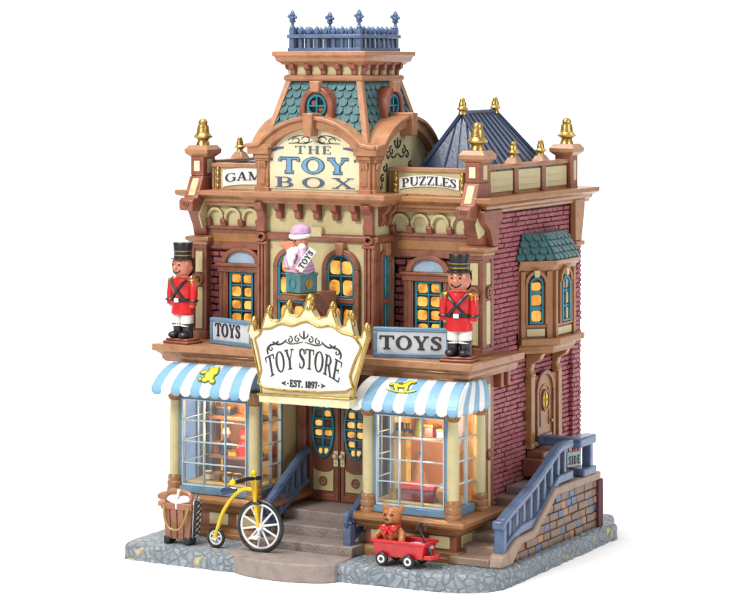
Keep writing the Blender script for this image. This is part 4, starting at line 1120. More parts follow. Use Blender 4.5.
# ---- awnings
def awning(x0, x1, nf, side_ret, start_white, label, label2=None):
    """striped slope with scalloped hem; optional return round the right corner"""
    yt, yb, zt, zb = -.7, -1.04, 1.765, 1.545
    flare = .07
    def pt(s_, t_):                                              # s along the front 0..1, t down the slope 0..1 ; beyond 1 the hem
        bulge = .035 * math.sin(PI * min(t_, 1))
        k = min(t_, 1)
        y = yt + (yb - yt) * k - bulge * .6; z = zt + (zb - zt) * k + bulge
        xa = x0 - flare * k * (0 if False else 1) * .6; xb = x1 + flare * k
        return Vector((xa + (xb - xa) * s_, y - (.008 if t_ > 1 else 0), z - (t_ - 1) * .0 if t_ <= 1 else zb - (t_ - 1)))
    b = MB(); per = 6
    def strip(fn, i, n, mi):
        b.mi = mi
        cols = []
        for q in range(per + 1):
            s_ = (i + q / per) / n
            hem = .045 + .035 * math.sin(PI * q / per) ** .6
            row = [b.bm.verts.new(fn(s_, t_)) for t_ in (0, .2, .4, .6, .8, .93, 1.0)] + [b.bm.verts.new(fn(s_, 1.0) + Vector((0, 0, -hem * .5))), b.bm.verts.new(fn(s_, 1.0) + Vector((0, 0, -hem)))]
            cols.append(row)
        for p, q in zip(cols, cols[1:]):
            for k in range(len(p) - 1): b.face([p[k], q[k], q[k+1], p[k+1]])
    for i in range(nf): strip(pt, i, nf, (i + start_white) % 2)
    if side_ret:
        ya, yc = yt, -.33
        def ps(s_, t_):
            k = min(t_, 1); bulge = .035 * math.sin(PI * k)
            y0 = yt + (yb - yt) * k - bulge * .6; y = y0 + (yc - y0) * s_
            return Vector((x1 + flare * k + bulge * .4, y, zt + (zb - zt) * k + bulge))
        for i in range(6): strip(ps, i, 6, (nf + i + start_white) % 2)
    bmesh.ops.remove_doubles(b.bm, verts=b.bm.verts, dist=0.0004)
    o = b.build('awning', ['sky_blue', 'white'], store, angle=60)
    so = o.modifiers.new('thickness', 'SOLIDIFY'); so.thickness = .016; so.offset = -1
    def on(s_, t_, n_): 
        p = pt(s_, t_); e = (pt(s_, min(1, t_ + .02)) - pt(s_, t_ - .02)).normalized(); nn = Vector((0, e.z, -e.y))
        if nn.z < 0: nn = -nn
        return p + nn * n_
    b = MB(); 
    for u, v, hy in ((x0 + .02, x1 - .02, 0),): b.box(u, v, -.705, -.62, 1.5, 1.76)
    b.build('awning_board', 'frame_blue', o, 0.006)
    return o, on
awr, onr = awning(-.94, .12, 10, True, 1, '')
awl, onl = awning(-3.28, -2.22, 10, False, 0, '')
def motif(on, s0, t0, sc, polys, mat, name, par, h=.008):
    b = MB()
    for k, pl in enumerate(polys):
        hh = h + .0007 * k
        top = [b.bm.verts.new(on(s0 + (x - .4 * y) * sc, t0 - y * .46, hh)) for x, y in pl]; bot = [b.bm.verts.new(on(s0 + (x - .4 * y) * sc, t0 - y * .46, -.004)) for x, y in pl]
        b.face(top)
        for q in range(len(pl)): b.face([bot[q], bot[(q+1) % len(pl)], top[(q+1) % len(pl)], top[q]])
    return b.build(name, mat, par, angle=60)
def el(cx, cy, rx_, ry_, rot=0, n=16):
    c_, s_ = math.cos(R(rot)), math.sin(R(rot))
    return [(cx + rx_*math.cos(2*PI*i/n)*c_ - ry_*math.sin(2*PI*i/n)*s_, cy + rx_*math.cos(2*PI*i/n)*s_ + ry_*math.sin(2*PI*i/n)*c_) for i in range(n)]
bearp = [el(.25, .35, .33, .3), el(.02, .58, .12, .11), el(.46, .62, .12, .11), el(.02, -.12, .3, .36, -20), el(-.42, .1, .24, .11, 15), el(.36, .05, .22, .1, 30), el(-.28, -.45, .2, .13, 10), el(.22, -.5, .17, .13), el(-.62, -.42, .1, .09)]
grow_ = lambda pl, k: [(x, y) for x, y in pl]
def outline_of(pls, d=.08):
    out = []
    for pl in pls:
        cx = sum(p[0] for p in pl)/len(pl); cy = sum(p[1] for p in pl)/len(pl)
        out.append([(x + (x-cx)/max(1e-6, math.hypot(x-cx, y-cy))*d, y + (y-cy)/max(1e-6, math.hypot(x-cx, y-cy))*d) for x, y in pl])
    return out
motif(onl, .53, .5, .15, outline_of(bearp), 'olive' if 'olive' in M else 'ink', 'bear_outline', awl, .004)
motif(onl, .53, .5, .15, bearp, 'lime', 'bear_motif', awl, .009)
horse = [el(0, .05, .42, .17), el(.42, .3, .12, .26, -30), el(.6, .45, .2, .1, -10), el(-.46, .12, .2, .07, 40), el(-.28, -.22, .08, .26, 15), el(.28, -.22, .08, .26, -15)]
rock = [[(x, -.5 + .16 * (x/.8)**2 + o_) for x in [-.8 + 1.6*i/12 for i in range(13)]][::1] + [(x, -.42 + .16 * (x/.8)**2) for x in [.8 - 1.6*i/12 for i in range(13)]] for o_ in (0,)]
motif(onr, .4, .42, .18, outline_of(horse) + outline_of(rock, .02), 'olive' if 'olive' in M else 'ink', 'horse_outline', awr, .004)
motif(onr, .4, .42, .18, horse, 'lime', 'horse_motif', awr, .009)
motif(onr, .4, .42, .18, [[(x, y) for x, y in p] for p in rock], 'lime', 'rocker_motif', awr, .009)
motif(onr, .4, .42, .18, [el(0, .18, .16, .1)], 'gold', 'saddle_motif', awr, .012)

# ---- entrance doors
DY = .1
b = MB(front(DY)); b.box(-2.22, -2.12, -.05, .06, .3, 1.6); b.box(-1.36, -1.0, -.05, .04, .3, 1.6); b.box(-2.12, -1.36, -.05, .05, 1.5, 1.62); b.build('door_frame', 'brown', store, 0.008)
for (u0, u1, sgn) in ((-2.12, -1.745, 1), (-1.735, -1.36, -1)):
    b = MB(front(DY)); b.box(u0, u1, -.05, .0, .3, 1.5); b.box(u0 + .01, u0 + .05, 0, .012, .32, 1.48); b.box(u1 - .05, u1 - .01, 0, .012, .32, 1.48); b.box(u0 + .05, u1 - .05, 0, .012, .32, .38)
    dr = b.build('door', 'door', store, 0.006); c = (u0 + u1) / 2
    b = MB(front(DY)); b.ring(c, 1.07, .135, .31, .022, -.005, .03, 32); b.box(c - .01, c + .01, 0, .022, .78, 1.36)
    for z in (.87, .97, 1.07, 1.17, 1.27):
        hw = .125 * math.sqrt(max(0, 1 - ((z - 1.07)/.3)**2)); b.box(c - hw, c + hw, 0, .02, z - .01, z + .01)
    w = b.build('window', 'teal', dr, 0.003, 1)
    b = MB(front(DY)); b.disc(c, 1.07, .12, .295, -.01, .004, 32); b.build('pane', 'pane_dark', w)
    b = MB(front(DY))
    for z in (.83, .92, 1.02, 1.12, 1.22, 1.31):
        for k in (-1, 1):
            hw = .115 * math.sqrt(max(0, 1 - ((z - 1.07)/.29)**2)) / 2
            if hw > .015 and random.random() < .86:
                b.prism([(c + k*hw + hw*.78*math.copysign(abs(math.cos(a))**.6, math.cos(a)), z + .033*math.copysign(abs(math.sin(a))**.6, math.sin(a))*random.uniform(.8, 1.05)) for a in [2*PI*i/16 for i in range(16)]], 0, .008)
    b.build('lit_glass', 'glow', w, 0.003, 1)
    b = MB(front(DY)); b.prism([(c - .12, .42), (c + .12, .42), (c + .12, .64)] + [(c + .12*math.cos(R(a)), .66 - .05*math.sin(R(a))) for a in range(0, 181, 15)] + [(c - .12, .64)], 0, .014)
    pn = b.build('panel', 'cream', dr, 0.005)
    b = MB(front(DY)); b.ring(c, .52, .05, .05, .022, .01, .026, 18); b.disc(c, .52, .018, .018, .01, .024, 10); b.build('rosette', 'brown', pn, 0.003)
    hx = u1 - .035 if sgn > 0 else u0 + .035
    b = MB(front(DY)); b.box(hx - .025, hx + .025, .01, .022, .68, .84); b.ball((hx, .045, .79), .026, 12); b.ball((hx, .03, .72), .012, 8); b.build('handle', 'pale_gold', dr, 0.003)

# ================================================================== SIGNS AND FIGURES ON THE FRONT
# crown shaped sign: outline in (x, z), own thickness, gold rim, finials and lettering
CYS = -1.12
Z = lambda zx, zy: None
def zw(zx, zy):                                                   # sketch units of the crown drawing to model units (0.2 px steps)
    return (-2.10 + (zx - 35) * .00226, 2.151 - (zy - 240 - .072 * (zx - 300)) * .001977)
crown_low = [(42, 240), (62, 330), (84, 430), (98, 520), (545, 545), (568, 450), (592, 370), (612, 290)]
tips = [(48, 150), (128, 95), (228, 72), (335, 42), (448, 82), (540, 128), (618, 190)]
top = []
for i in range(len(tips) - 1):
    (ax, ay), (bx_, by) = tips[i], tips[i+1]; low = max(ay, by) + 62 if i not in (0, 5) else max(ay, by) + 52
    top += [(ax + 8, ay + 18), (ax + 16, ay + 50), ((ax*2+bx_)/3 + 4, low - 6), ((ax+bx_)/2, low), ((ax+bx_*2)/3 - 4, low - 6), (bx_ - 16, by + 50), (bx_ - 8, by + 18)]
outl = crown_low[:4] + crown_low[4:] + [(628, 240), (622, 205)] + top[::-1] + [(40, 168), (30, 205)]
outl = [zw(*p) for p in outl]
cs = thing('crown_sign', 'large white crown shaped sign with gold rim reading TOY STORE EST. 1897', 'sign', (-1.35, CYS, 1.5))
b = MB(front(CYS)); b.prism(outl, -.1, 0); board = b.build('board', 'pale_gold', cs, 0.016, 3)
inner = [(70, 240), (95, 222), (108, 196), (150, 192), (205, 170), (262, 182), (330, 160), (392, 188), (455, 184), (505, 218), (560, 235), (588, 268), (598, 295)]
innl = [(572, 350), (545, 430), (525, 505), (118, 485), (104, 400), (88, 310)]
inn = [Vector(zw(*p)) for p in inner + innl]
def grow_poly(pl, d):
    out = []; n = len(pl)
    for i in range(n):
        t = (pl[(i+1) % n] - pl[i-1]).normalized(); out.append((pl[i].x - t.y * d, pl[i].y + t.x * d))
    return out
inn_s = spline([inn[i] for i in range(len(inn))] + [inn[0]], 3)[:-1]
b = MB(front(CYS))
o_, i_ = grow_poly(inn_s, .014), grow_poly(inn_s, -.006)
b.band(o_ + [o_[0]], i_ + [i_[0]], -.01, .02); b.build('rim', 'gold', board, 0.004)
b = MB(front(CYS)); b.prism([tuple(p) for p in inn_s], -.01, .008); face = b.build('face', 'white', board)
b = MB(front(CYS)); bl = [zw(92, 518), zw(552, 543), zw(548, 592), zw(94, 560)]; b.prism(bl, -.11, .035); b.build('base_band', 'pale_gold', board, 0.014)
b = MB(front(CYS)); b.prism([zw(88, 512), zw(556, 538), zw(556, 548), zw(88, 522)], -.11, .05); b.build('gold_bead', 'gold', board, 0.006)
# gold edge along the left, right and top of the outline
b = MB(); pl = [Vector(p) for p in outl]
b.tube([(p.x + .008, CYS - .002, p.y) for p in pl[:4][::-1]], .012, 8); b.tube([(p.x - .004, CYS + .03, p.y) for p in pl[4:10]], .03, 8)
b.tube([(p.x, CYS + .0, p.y) for p in pl[10:]], .009, 8); b.build('edge', 'gold', board)
for i, (tx, ty) in enumerate(tips):
    x, z = zw(tx, ty); k = 1.12 if i == 3 else .88
    b = MB(); b.lathe(x + .006, CYS + .045, [(.03*k, z - .15), (.045*k, z - .11), (.04*k, z - .08), (.028*k, z - .06), (.036*k, z - .045), (.043*k, z - .02), (.043*k, z + .0), (.032*k, z + .025), (.014*k, z + .04), (.0, z + .05)], 14, 1.0, 1.1); b.build('finial', 'gold', cs)
fsn = front(CYS - .008)
x0c, x1c = zw(132, 0)[0], zw(500, 0)[0]; cxx = (x0c + x1c) / 2; hwid = (x1c - x0c) / 2
def bowup(X, Z, v):
    k = (X - cxx) / hwid; return X + .045 * k * (v - .3) , Z + .15 * (1 - k * k) - .0
st, w = word('TOY STORE', .1); b = MB(); zb = 1.735
st = refine(st); sx = (x1c - x0c) / w
def plc(u, v, k):
    X = x0c + u * sx; kk = (X - cxx) / hwid; hh = .2
    return fsn((X + .045 * kk * (v - .4), k, zb + .115 * (1 - kk * kk) + v * hh))
strips_to(b, st, plc, .006); b.build('lettering', 'ink', face)
b = MB(); write(b, fsn, 'EST. 1897', zw(247, 0)[0], zw(385, 0)[0], 1.665, .066, gap=.12, grow=.003); b.build('lettering', 'ink', face)
b = MB()
for k, (px, s_) in enumerate(((215, -1), (415, 1))):
    x, z = zw(px, 0)[0], 1.695; b.f = fsn
    b.prism([(x + s_*.03, z), (x - s_*.03, z + .025), (x - s_*.015, z), (x - s_*.03, z - .025)], -.002, .006); b.disc(x - s_*.05, z, .009, .009, -.002, .006, 8)
b.build('arrow', 'ink', face)
b = MB(); cxs, czs = zw(318, 0)[0], 2.17; orn = [([(cxs, czs - .03), (cxs, czs + .01), (cxs, czs + .055)], .02)]
for k in (-1, 1):
    orn += [([(cxs, czs - .025), (cxs + k*.04, czs + .0), (cxs + k*.05, czs + .03)], .013),
            (scroll(cxs + k*.075, czs - .03, .035, 90, 1.1, k=-k), .01), (scroll(cxs + k*.16, czs - .042, .036, 100, 1.1, k=k), .01),
            ([(cxs + k*.01, czs - .055), (cxs + k*.08, czs - .072), (cxs + k*.16, czs - .082), (cxs + k*.215, czs - .06)], .01),
            ([(cxs + k*.2, czs - .04), (cxs + k*.25, czs - .085), (cxs + k*.31, czs - .095), (cxs + k*.36, czs - .07)], .016),
            ([(cxs + k*.29, czs - .06), (cxs + k*.33, czs - .09), (cxs + k*.39, czs - .11), (cxs + k*.42, czs - .155), (cxs + k*.41, czs - .2)], .018),
            (scroll(cxs + k*.375, czs - .14, .03, 60 if k > 0 else 120, .9, k=-k), .011)]
strokes(b, fsn, orn); b.build('scrollwork', 'ink', face)
b = MB(); b.box(-1.75, -1.2, CYS + .12, -.5, 1.56, 1.74); b.box(-1.6, -1.35, CYS + .12, -.5, 1.8, 1.9); b.build('mount', 'porch', cs, 0.01)

# TOYS signs that stand on the ledge
def toys_sign(p, q, z0, z1, ta, tb_, label):
    fr_ = slanted(p[0], p[1], q[0], q[1]); ln = math.hypot(q[0]-p[0], q[1]-p[1]); t = thing('ledge_sign', label, 'sign', (p[0], p[1], z0), 'blue framed TOYS signs')
    b = MB(fr_); b.box(0, ln, -.06, 0, z0, z1); b.box(0, ln, 0, .02, z0, z0 + .045); b.box(0, ln, 0, .02, z1 - .04, z1); b.box(0, .04, 0, .02, z0 + .045, z1 - .04); b.box(ln - .04, ln, 0, .02, z0 + .045, z1 - .04)
    b.build('frame', 'frame_blue', t, 0.008)
    b = MB(fr_); b.box(.04, ln - .04, -.01, .006, z0 + .045, z1 - .04); f_ = b.build('face', 'sign_grey', t)
    b = MB(); write(b, fr_, 'TOYS', ta, tb_, z0 + .085, .13, gap=.13, n=.006, grow=.004); b.build('lettering', 'ink', f_)
toys_sign((-.97, -.6), (-.21, -.4), 1.94, 2.24, .07, .69, 'wide blue framed sign reading TOYS, partly behind the right soldier')
toys_sign((-3.03, -.36), (-2.4, -.56), 1.94, 2.21, .08, .47, 'narrow blue framed sign reading TOYS beside the left soldier')

# toy soldiers
def soldier(x, y, z, label, turn):
    t = thing('toy_soldier', label, 'toy soldier', (0, 0, 0), 'soldiers on the ledge')
    b = MB(); b.box(-.17, .17, -.13, .13, 0, .03); b.box(-.15, .15, -.11, .11, .03, .055); b.build('base', 'rust', t, 0.012)
    # one continuous figure under the painted clothes
    bm = bmesh.new(); V = [bm.verts.new(p) for p in ((0,0,.36), (0,0,.49), (0,0,.62), (0,-.01,.72), (0,-.015,.83), (.055,0,.3), (.055,0,.12), (.055,-.05,.09), (-.055,0,.3), (-.055,0,.12), (-.055,-.05,.09), (.11,0,.64), (.14,0,.52), (.14,-.02,.37), (-.11,0,.64), (-.14,0,.52), (-.14,-.02,.37))]
    E = [(0,1), (1,2), (2,3), (3,4), (0,5), (5,6), (6,7), (0,8), (8,9), (9,10), (2,11), (11,12), (12,13), (2,14), (14,15), (15,16)]
    for a, c_ in E: bm.edges.new((V[a], V[c_]))
    me = bpy.data.meshes.new('body'); bm.to_mesh(me); bm.free()
    ob = bpy.data.objects.new('body', me); col.objects.link(ob); me.materials.append(M['flesh']); ob.parent = t
    sk = ob.modifiers.new('skin', 'SKIN'); rad = [.07, .07, .08, .05, .085, .04, .03, .028, .04, .03, .028, .04, .035, .034, .04, .035, .034]
    for i, v in enumerate(me.skin_vertices[0].data): v.radius = (rad[i], rad[i]); v.use_root = (i == 0)
    ob.modifiers.new('smooth', 'SUBSURF').levels = 2; ob.modifiers['smooth'].render_levels = 2
    sk.use_smooth_shade = True
    b = MB(); b.lathe(0, -.005, [(.03, .695), (.075, .71), (.106, .75), (.115, .8), (.11, .85), (.09, .885), (0, .9)], 22)
    b.ball((0, -.122, .795), .024, 12); b.ball((.108, .01, .79), .024, 8, (.6, 1, 1.2)); b.ball((-.108, .01, .79), .024, 8, (.6, 1, 1.2)); b.build('head', 'flesh', t)
    b = MB(); b.lathe(0, .014, [(.075, .695), (.108, .73), (.121, .8), (.116, .875)], 20); bmesh.ops.bisect_plane(b.bm, geom=b.bm.verts[:] + b.bm.edges[:] + b.bm.faces[:], plane_co=(0, .02, 0), plane_no=(0, -1, 0), clear_outer=True); b.build('hair', 'black', t)
    b = MB()
    for k in (-1, 1):
        b.ball((k*.042, -.108, .825), .013, 10, (1, .6, 1.2)); b.tube([(k*.025, -.108, .853), (k*.045, -.104, .86), (k*.062, -.094, .852)], .005, 6)
    b.tube([(-.052, -.1, .768), (-.035, -.11, .745), (0, -.117, .733), (.035, -.11, .745), (.052, -.1, .768)], .007, 6); b.build('face_features', 'black', t)
    b = MB(); b.lathe(0, 0, [(.128, .3), (.138, .312), (.13, .38), (.12, .45), (.125, .54), (.134, .62), (.118, .675), (.06, .705), (.0, .71)], 26, 1.0, .74)
    for k in (-1, 1): b.tube([(k*.112, 0, .67), (k*.146, -.005, .63), (k*.158, -.01, .52), (k*.155, -.02, .4)], [.038, .046, .043, .038], 12)
    co = b.build('coat', 'red', t)
    b = MB(); b.lathe(0, 0, [(.122, .432), (.131, .436), (.131, .468), (.122, .472)], 24, 1.0, .76)
    for k in (-1, 1):
        b.tube([(k*.1, -.055, .665), (k*.07, -.096, .625), (0, -.104, .55), (-k*.06, -.094, .49), (-k*.085, -.08, .46)], .016, 8)
        b.tube([(k*.156 + .045*math.cos(a), -.017 + .045*math.sin(a), .45) for a in [2*PI*i/12 for i in range(12)]], .013, 6, closed=True)
    b.build('belts', 'black', t)
    b = MB(front(-.095)); b.box(-.028, .028, 0, .018, .432, .474); b.build('buckle', 'white', t, 0.004)
    for k in (-1, 1):
        b = MB(); b.ball((k*.13, 0, .66), .055, 12, (1.1, 1, .5))
        for i in range(9): a = 2*PI*i/9; b.tube([(k*.132 + .05*math.cos(a), .048*math.sin(a), .655), (k*.134 + .056*math.cos(a), .054*math.sin(a), .605)], .01, 6)
        b.build('epaulette', 'gold', t)
    b = MB()
    for k in (-1, 1): b.lathe(k*.058, 0, [(.066, .18), (.066, .24), (.066, .29), (.05, .32)], 16)
    b.build('trousers', 'white', t)
    for k in (-1, 1):
        b = MB()
        b.lathe(k*.062, .005, [(.058, .055), (.062, .08), (.056, .13), (.062, .17), (.072, .2), (.072, .208), (.05, .21)], 18)
        b.ball((k*.07, -.06, .09), .058, 14, (1.0, 1.3, .66)); b.ball((k*.062, -.042, .19), .03, 10, (1.0, .8, 1.2)); b.build('boot', 'black', t)
    b = MB(); b.lathe(0, 0, [(.1, .872), (.126, .877), (.126, .889), (.096, .893), (.093, .95), (.104, 1.045), (.1, 1.055), (0, 1.06)], 24); b.ball((0, -.085, .884), .062, 14, (1, .9, .16)); h = b.build('hat', 'black', t)
    b = MB(); b.lathe(0, 0, [(.093, .912), (.0975, .914), (.0975, .926), (.093, .928)], 24); b.lathe(0, 0, [(.095, .955), (.1, .957), (.1, .967), (.095, .969)], 24); b.build('hat_bands', 'gold', h)
    t.location = (x, y, z); t.rotation_euler = (0, 0, turn)
    return t
s1 = soldier(-3.29, -.5, 1.94, 'toy soldier in red coat and black hat, on the ledge left of the crown sign', R(-8))
s2 = copy_tree(s1); s2.location = (-.06, -.5, 1.94); s2.rotation_euler = (0, 0, R(8))
s2['label'] = 'toy soldier in red coat and black hat, on the ledge right of the crown sign'

# jack-in-the-box puppet on its bracket
t = thing('jack_in_the_box', 'lilac capped puppet with white beard and TOYS sash in a teal box', 'toy', (0, 0, 0))
b = MB(); b.box(-.115, .115, -.115, .115, 0, .2); b.box(-.122, .122, -.122, .122, .17, .205); bx = b.build('box', 'teal_box', t, 0.012)
b = MB(side(.115)); b.ring(0, .095, .045, .05, .02, 0, .012, 16); b.disc(0, .095, .024, .028, 0, .016, 12); b.build('emblem', 'gold', bx)
b = MB(front(-.115)); b.ring(0, .095, .06, .06, .012, 0, .008, 16); b.build('emblem', 'teal', bx)
b = MB(); b.lathe(0, 0, [(.1, .19), (.12, .22), (.125, .26), (.105, .31), (.1, .36), (.085, .42), (.05, .47)], 20)
b.tube([(.06, -.05, .42), (.12, -.06, .36), (.14, -.05, .29)], [.05, .055, .05], 12); b.tube([(-.06, -.04, .4), (-.12, -.07, .33), (-.1, -.1, .24)], [.05, .055, .04], 12)
for k, zz in enumerate((.215, .25, .285)): b.tube([((.12 - .004*k)*math.cos(a), (.12 - .004*k)*math.sin(a), zz + .008*math.sin(3*a + k)) for a in [2*PI*i/24 for i in range(24)]], .016, 8, closed=True)
b.build('robe', 'lilac', t)
b = MB(); b.ball((0, -.02, .5), .085, 18, (1, 1, 1)); b.ball((-.01, -.112, .502), .022, 10); b.tube([(-.05, -.07, .49), (-.13, -.11, .475), (-.19, -.12, .48)], [.04, .03, .025], 10); b.tube([(.03, -.1, .48), (-.03, -.12, .45), (-.09, -.12, .45)], [.03, .035, .03], 10)
hd = b.build('head_and_arm', 'flesh', t)
b = MB(); b.ball((.1, -.14, .25), .03, 10); b.build('hand', 'flesh', t)
b = MB(); b.ball((-.01, -.105, .425), .07, 14, (1.25, .7, .8)); b.ball((-.015, -.12, .37), .062, 14, (1.1, .65, 1.1)); b.ball((-.01, -.125, .31), .042, 12, (1, .65, 1.2)); b.ball((.07, -.05, .46), .045, 12); b.ball((-.075, -.05, .46), .04, 12)
b.tube([(.095*math.cos(a) , -.02 + .09*math.sin(a), .572 + .012*math.sin(a)) for a in [2*PI*i/16 for i in range(16)]], .024, 8, closed=True); b.build('beard_and_fur', 'white', t)
b = MB(); b.lathe(0, -.01, [(.095, .575), (.108, .605), (.098, .65), (.06, .678), (0, .688)], 20); b.ball((.07, .0, .63), .04, 10); b.build('cap', 'lilac', t)
b = MB()
for k in (-1, 1): b.ball((-.01 + k*.034, -.1, .528), .012, 8)
b.build('eyes', 'black', hd)
# sash with writing
sx0 = Vector((.14, -.14, .25)); sx1 = Vector((.222, -.035, .44)); du = (sx1 - sx0); L_ = du.length; du.normalize()
nn = Vector((.77, -.637, .15)); nn = (nn - du * nn.dot(du)).normalized(); dv = nn.cross(du); dv = -dv if dv.z < 0 else dv
fr_s = lambda p: sx0 + du * p[0] + nn * p[1] + dv * p[2]
b = MB(fr_s); b.prism([(-.01, -.042), (L_ + .01, -.042), (L_ + .01, .038), (-.01, .038)], 0, .012); sa = b.build('sash', 'white', t, 0.003)
b = MB(); write(b, fr_s, 'TOYS', .02, L_ - .02, -.028, .055, gap=.14, n=.012, grow=.002); b.build('lettering', 'ink', sa)
b = MB(); b.f = lambda p: Vector((p[0], -p[1], p[2])); b.prism_u([(-.42, -.36), (-.3, -.3), (-.1, -.1), (.06, -.03), (.06, 0), (-.42, 0)], -.04, .04); b.build('bracket', 'brown', t, 0.012)
b = MB(); b.molding([(-.11, .11), (-.11, -.11), (.11, -.11), (.11, .11)], [(-.11, -.03), (.01, -.03), (.03, -.012), (.03, .0), (-.11, 0)], closed=True); b.build('shelf', 'gold', t, 0.004)
t.location = (-1.655, -.84, 2.57); t.rotation_euler = (0, 0, R(-22))

# ================================================================== SIDE STAIRCASE
WX = .5
M['plaque'] = paint('plaque_paint', '#a9bcc0', dark='#8ea4a8')
ss = thing('side_staircase', 'side stair of brown, blue and orange bricks with a beige curb, at the right wall', 'staircase', (.25, .4, 0))
b = MB(side(WX - .1)); wall_poly = [(-.42, 0), (-.36, .2), (-.02, .22), (.52, .56), (1.62, .56), (1.62, 0)]
b.prism(wall_poly, 0, .085); b.build('stair_core', 'mortar2' if 'mortar2' in M else 'brown', ss)
rnd = random.Random(11)
M['stair_blue'] = paint('stair_blue_paint', '#5c7296', dark='#44587a')
mats = ['stairbrick', 'stair_blue', 'stair_orange']
M['stairbrick'] = paint('stair_brick_paint', '#8d6a4e', dark='#64462f', scale=9); M['stair_orange'] = paint('orange_brick_paint', '#bd845a', dark='#9c6640')
bs = MB(side(WX - .015))
z = 0.0; r = 0
def ztop(y):
    for (a, za), (c_, zc) in zip(wall_poly[1:], wall_poly[2:5]):
        if a <= y <= c_: return za + (zc - za) * (y - a) / (c_ - a)
    return 0.12
while z < .55:
    h = .084; y = -.42 + (0 if r % 2 else -.09)
    while y < 1.62:
        w = rnd.uniform(.15, .28); a, c_ = max(-.4, y), min(1.62, y + w - .012)
        if c_ - a > .03 and z + h <= min(ztop(a), ztop(c_)) + .0:
            q = rnd.random(); k = 1 if q < .16 else (2 if q < .32 else 0)
            if k: c_ = min(c_, a + .12)
            bs.mi = k; bs.box(a, c_, -.02, .012 + rnd.uniform(0, .008), z + .005, z + h - .006, .004)
            if k: w = (c_ - a) + .012
        y += w
    z += h; r += 1
bs.build('brickwork', mats, ss, 0.006, 1)
b = MB(side(.38)); 
cp = [(-.78, .0), (-.74, .11), (-.4, .24), (-.02, .25), (.5, .585), (1.66, .585)]
lowp = [(-.5, .0), (-.42, .08), (-.3, .16), (.02, .17), (.54, .5), (1.66, .5)]
b.band(cp, lowp, -.0, .15); b.build('curb', 'curb', ss, 0.02, 3)
b = MB(); b.box(-.03, .4, .5, 1.6, 0, .56); b.build('landing', 'step', ss, 0.01)
k = 6
for i in range(k):
    y0 = -.78 + .213 * i; b = MB(); b.box(-.04, .39, y0, .5 if i == 0 else .5, 0.001 * i, .08 * (i + 1)); b.build('tread', 'curb', ss, 0.012)
b = MB(); b.box(.36, WX + .03, 1.6, 1.72, 0, .5); b.build('end_pier', 'mortar', ss, 0.01)
# rail
rt_ = thing('side_railing', 'blue slanted balustrade on the beige curb of the side stair', 'railing', (WX - .05, .1, .2))
g = lambda p: Vector((WX - .045 + p[1], p[0] + .15, p[2]))
toppts = [(-.8, .42), (-.58, .5), (-.2, .62), (.1, .74), (.5, .93), (.62, .96), (.86, .965)]; botp = [(-.76, .19), (-.42, .31), (-.04, .33), (.1, .4), (.5, .655), (.86, .66)]
def zi(pts, y):
    for (a, za), (c_, zc) in zip(pts, pts[1:]):
        if a <= y <= c_: return za + (zc - za) * (y - a) / (c_ - a)
    return pts[-1][1]
b = MB(g); b.band([(u, v + .035) for u, v in toppts], [(u, v - .04) for u, v in toppts], -.05, .05); b.build('top_rail', 'slate', rt_, 0.018, 3)
b = MB(g); b.band([(u, v + .03) for u, v in botp], [(u, v - .06) for u, v in botp], -.035, .045); b.build('bottom_rail', 'slate', rt_, 0.012, 3)
for i in range(9):
    y = -.62 + i * .165; b = MB(g); b.box(y - .028, y + .028, -.025, .025, zi(botp, y) + .01, zi(toppts, y) - .02); b.build('baluster', 'slate', rt_, 0.01)
b = MB(g); b.box(-.84, -.76, -.055, .055, .0, .44); b.box(-.87, -.78, -.06, .06, .36, .45); b.build('newel', 'slate', rt_, 0.02, 3)
# sign stand at the head of the stair
st_ = thing('sign_stand', 'blue stand with a small white hanging sign at the head of the side stair', 'sign', (WX - .1, 1.3, .585))
b = MB(); b.slab([(.05, 1.1), (.54, 1.1), (.54, 1.52), (.4, 1.52), (.4, 1.24), (.05, 1.24)], .9, 1.0); b.build('beam', 'slate', st_, 0.02, 3)
b = MB(); b.box(.42, .52, 1.4, 1.48, .6, .92); b.build('post', 'slate', st_, 0.012)
b = MB(); b.box(.38, .54, 1.2, 1.53, .587, .67); b.build('foot', 'slate', st_, 0.016)
b = MB(slanted(.42, 1.0, .5, 1.3)); b.box(.02, .25, -.03, .0, .7, .86); bo = b.build('sign_board', 'plaque', st_, 0.008)
b = MB(); write(b, slanted(.42, 1.0, .5, 1.3), 'SIDE', .045, .225, .73, .085, gap=.26, grow=.001, thick=.004); b.build('lettering', 'ink', bo)
b = MB(slanted(.42, 1.0, .5, 1.3)); 
for u in (.06, .21): b.tube([(u, -.015, .86), (u, -.015, .91)], .007, 6)
b.build('hanger', 'black', st_)

# ================================================================== THINGS ON THE PAVEMENT
# penny farthing
BY = -1.2
bk = thing('high_wheel_bicycle', 'yellow bicycle with one big front wheel and a tiny rear wheel', 'bicycle', (-1.92, BY, 0))
def wheel(cx, cz, r, nsp, tw_):
    b = MB(); b.tube([(cx + r*math.cos(a), BY, cz + r*math.sin(a)) for a in [2*PI*i/48 for i in range(48)]], tw_, 10, closed=True); t_ = b.build('tyre', 'black', bk)
    b = MB(); b.tube([(cx + (r-tw_*1.3)*math.cos(a), BY, cz + (r-tw_*1.3)*math.sin(a)) for a in [2*PI*i/48 for i in range(48)]], tw_*.62, 8, closed=True)
    for i in range(nsp):
        a = 2*PI*(i+.3)/nsp; b.tube([(cx, BY, cz), (cx + (r-tw_)*math.cos(a), BY, cz + (r-tw_)*math.sin(a))], [tw_*.62, tw_*.45], 8)
    b.f = front(BY); b.disc(cx, cz, tw_*1.6, tw_*1.6, -.03, .035, 14); b.build('wheel', 'white', bk)
wheel(-1.92, .265, .245, 10, .022); wheel(-2.44, .105, .088, 6, .016)
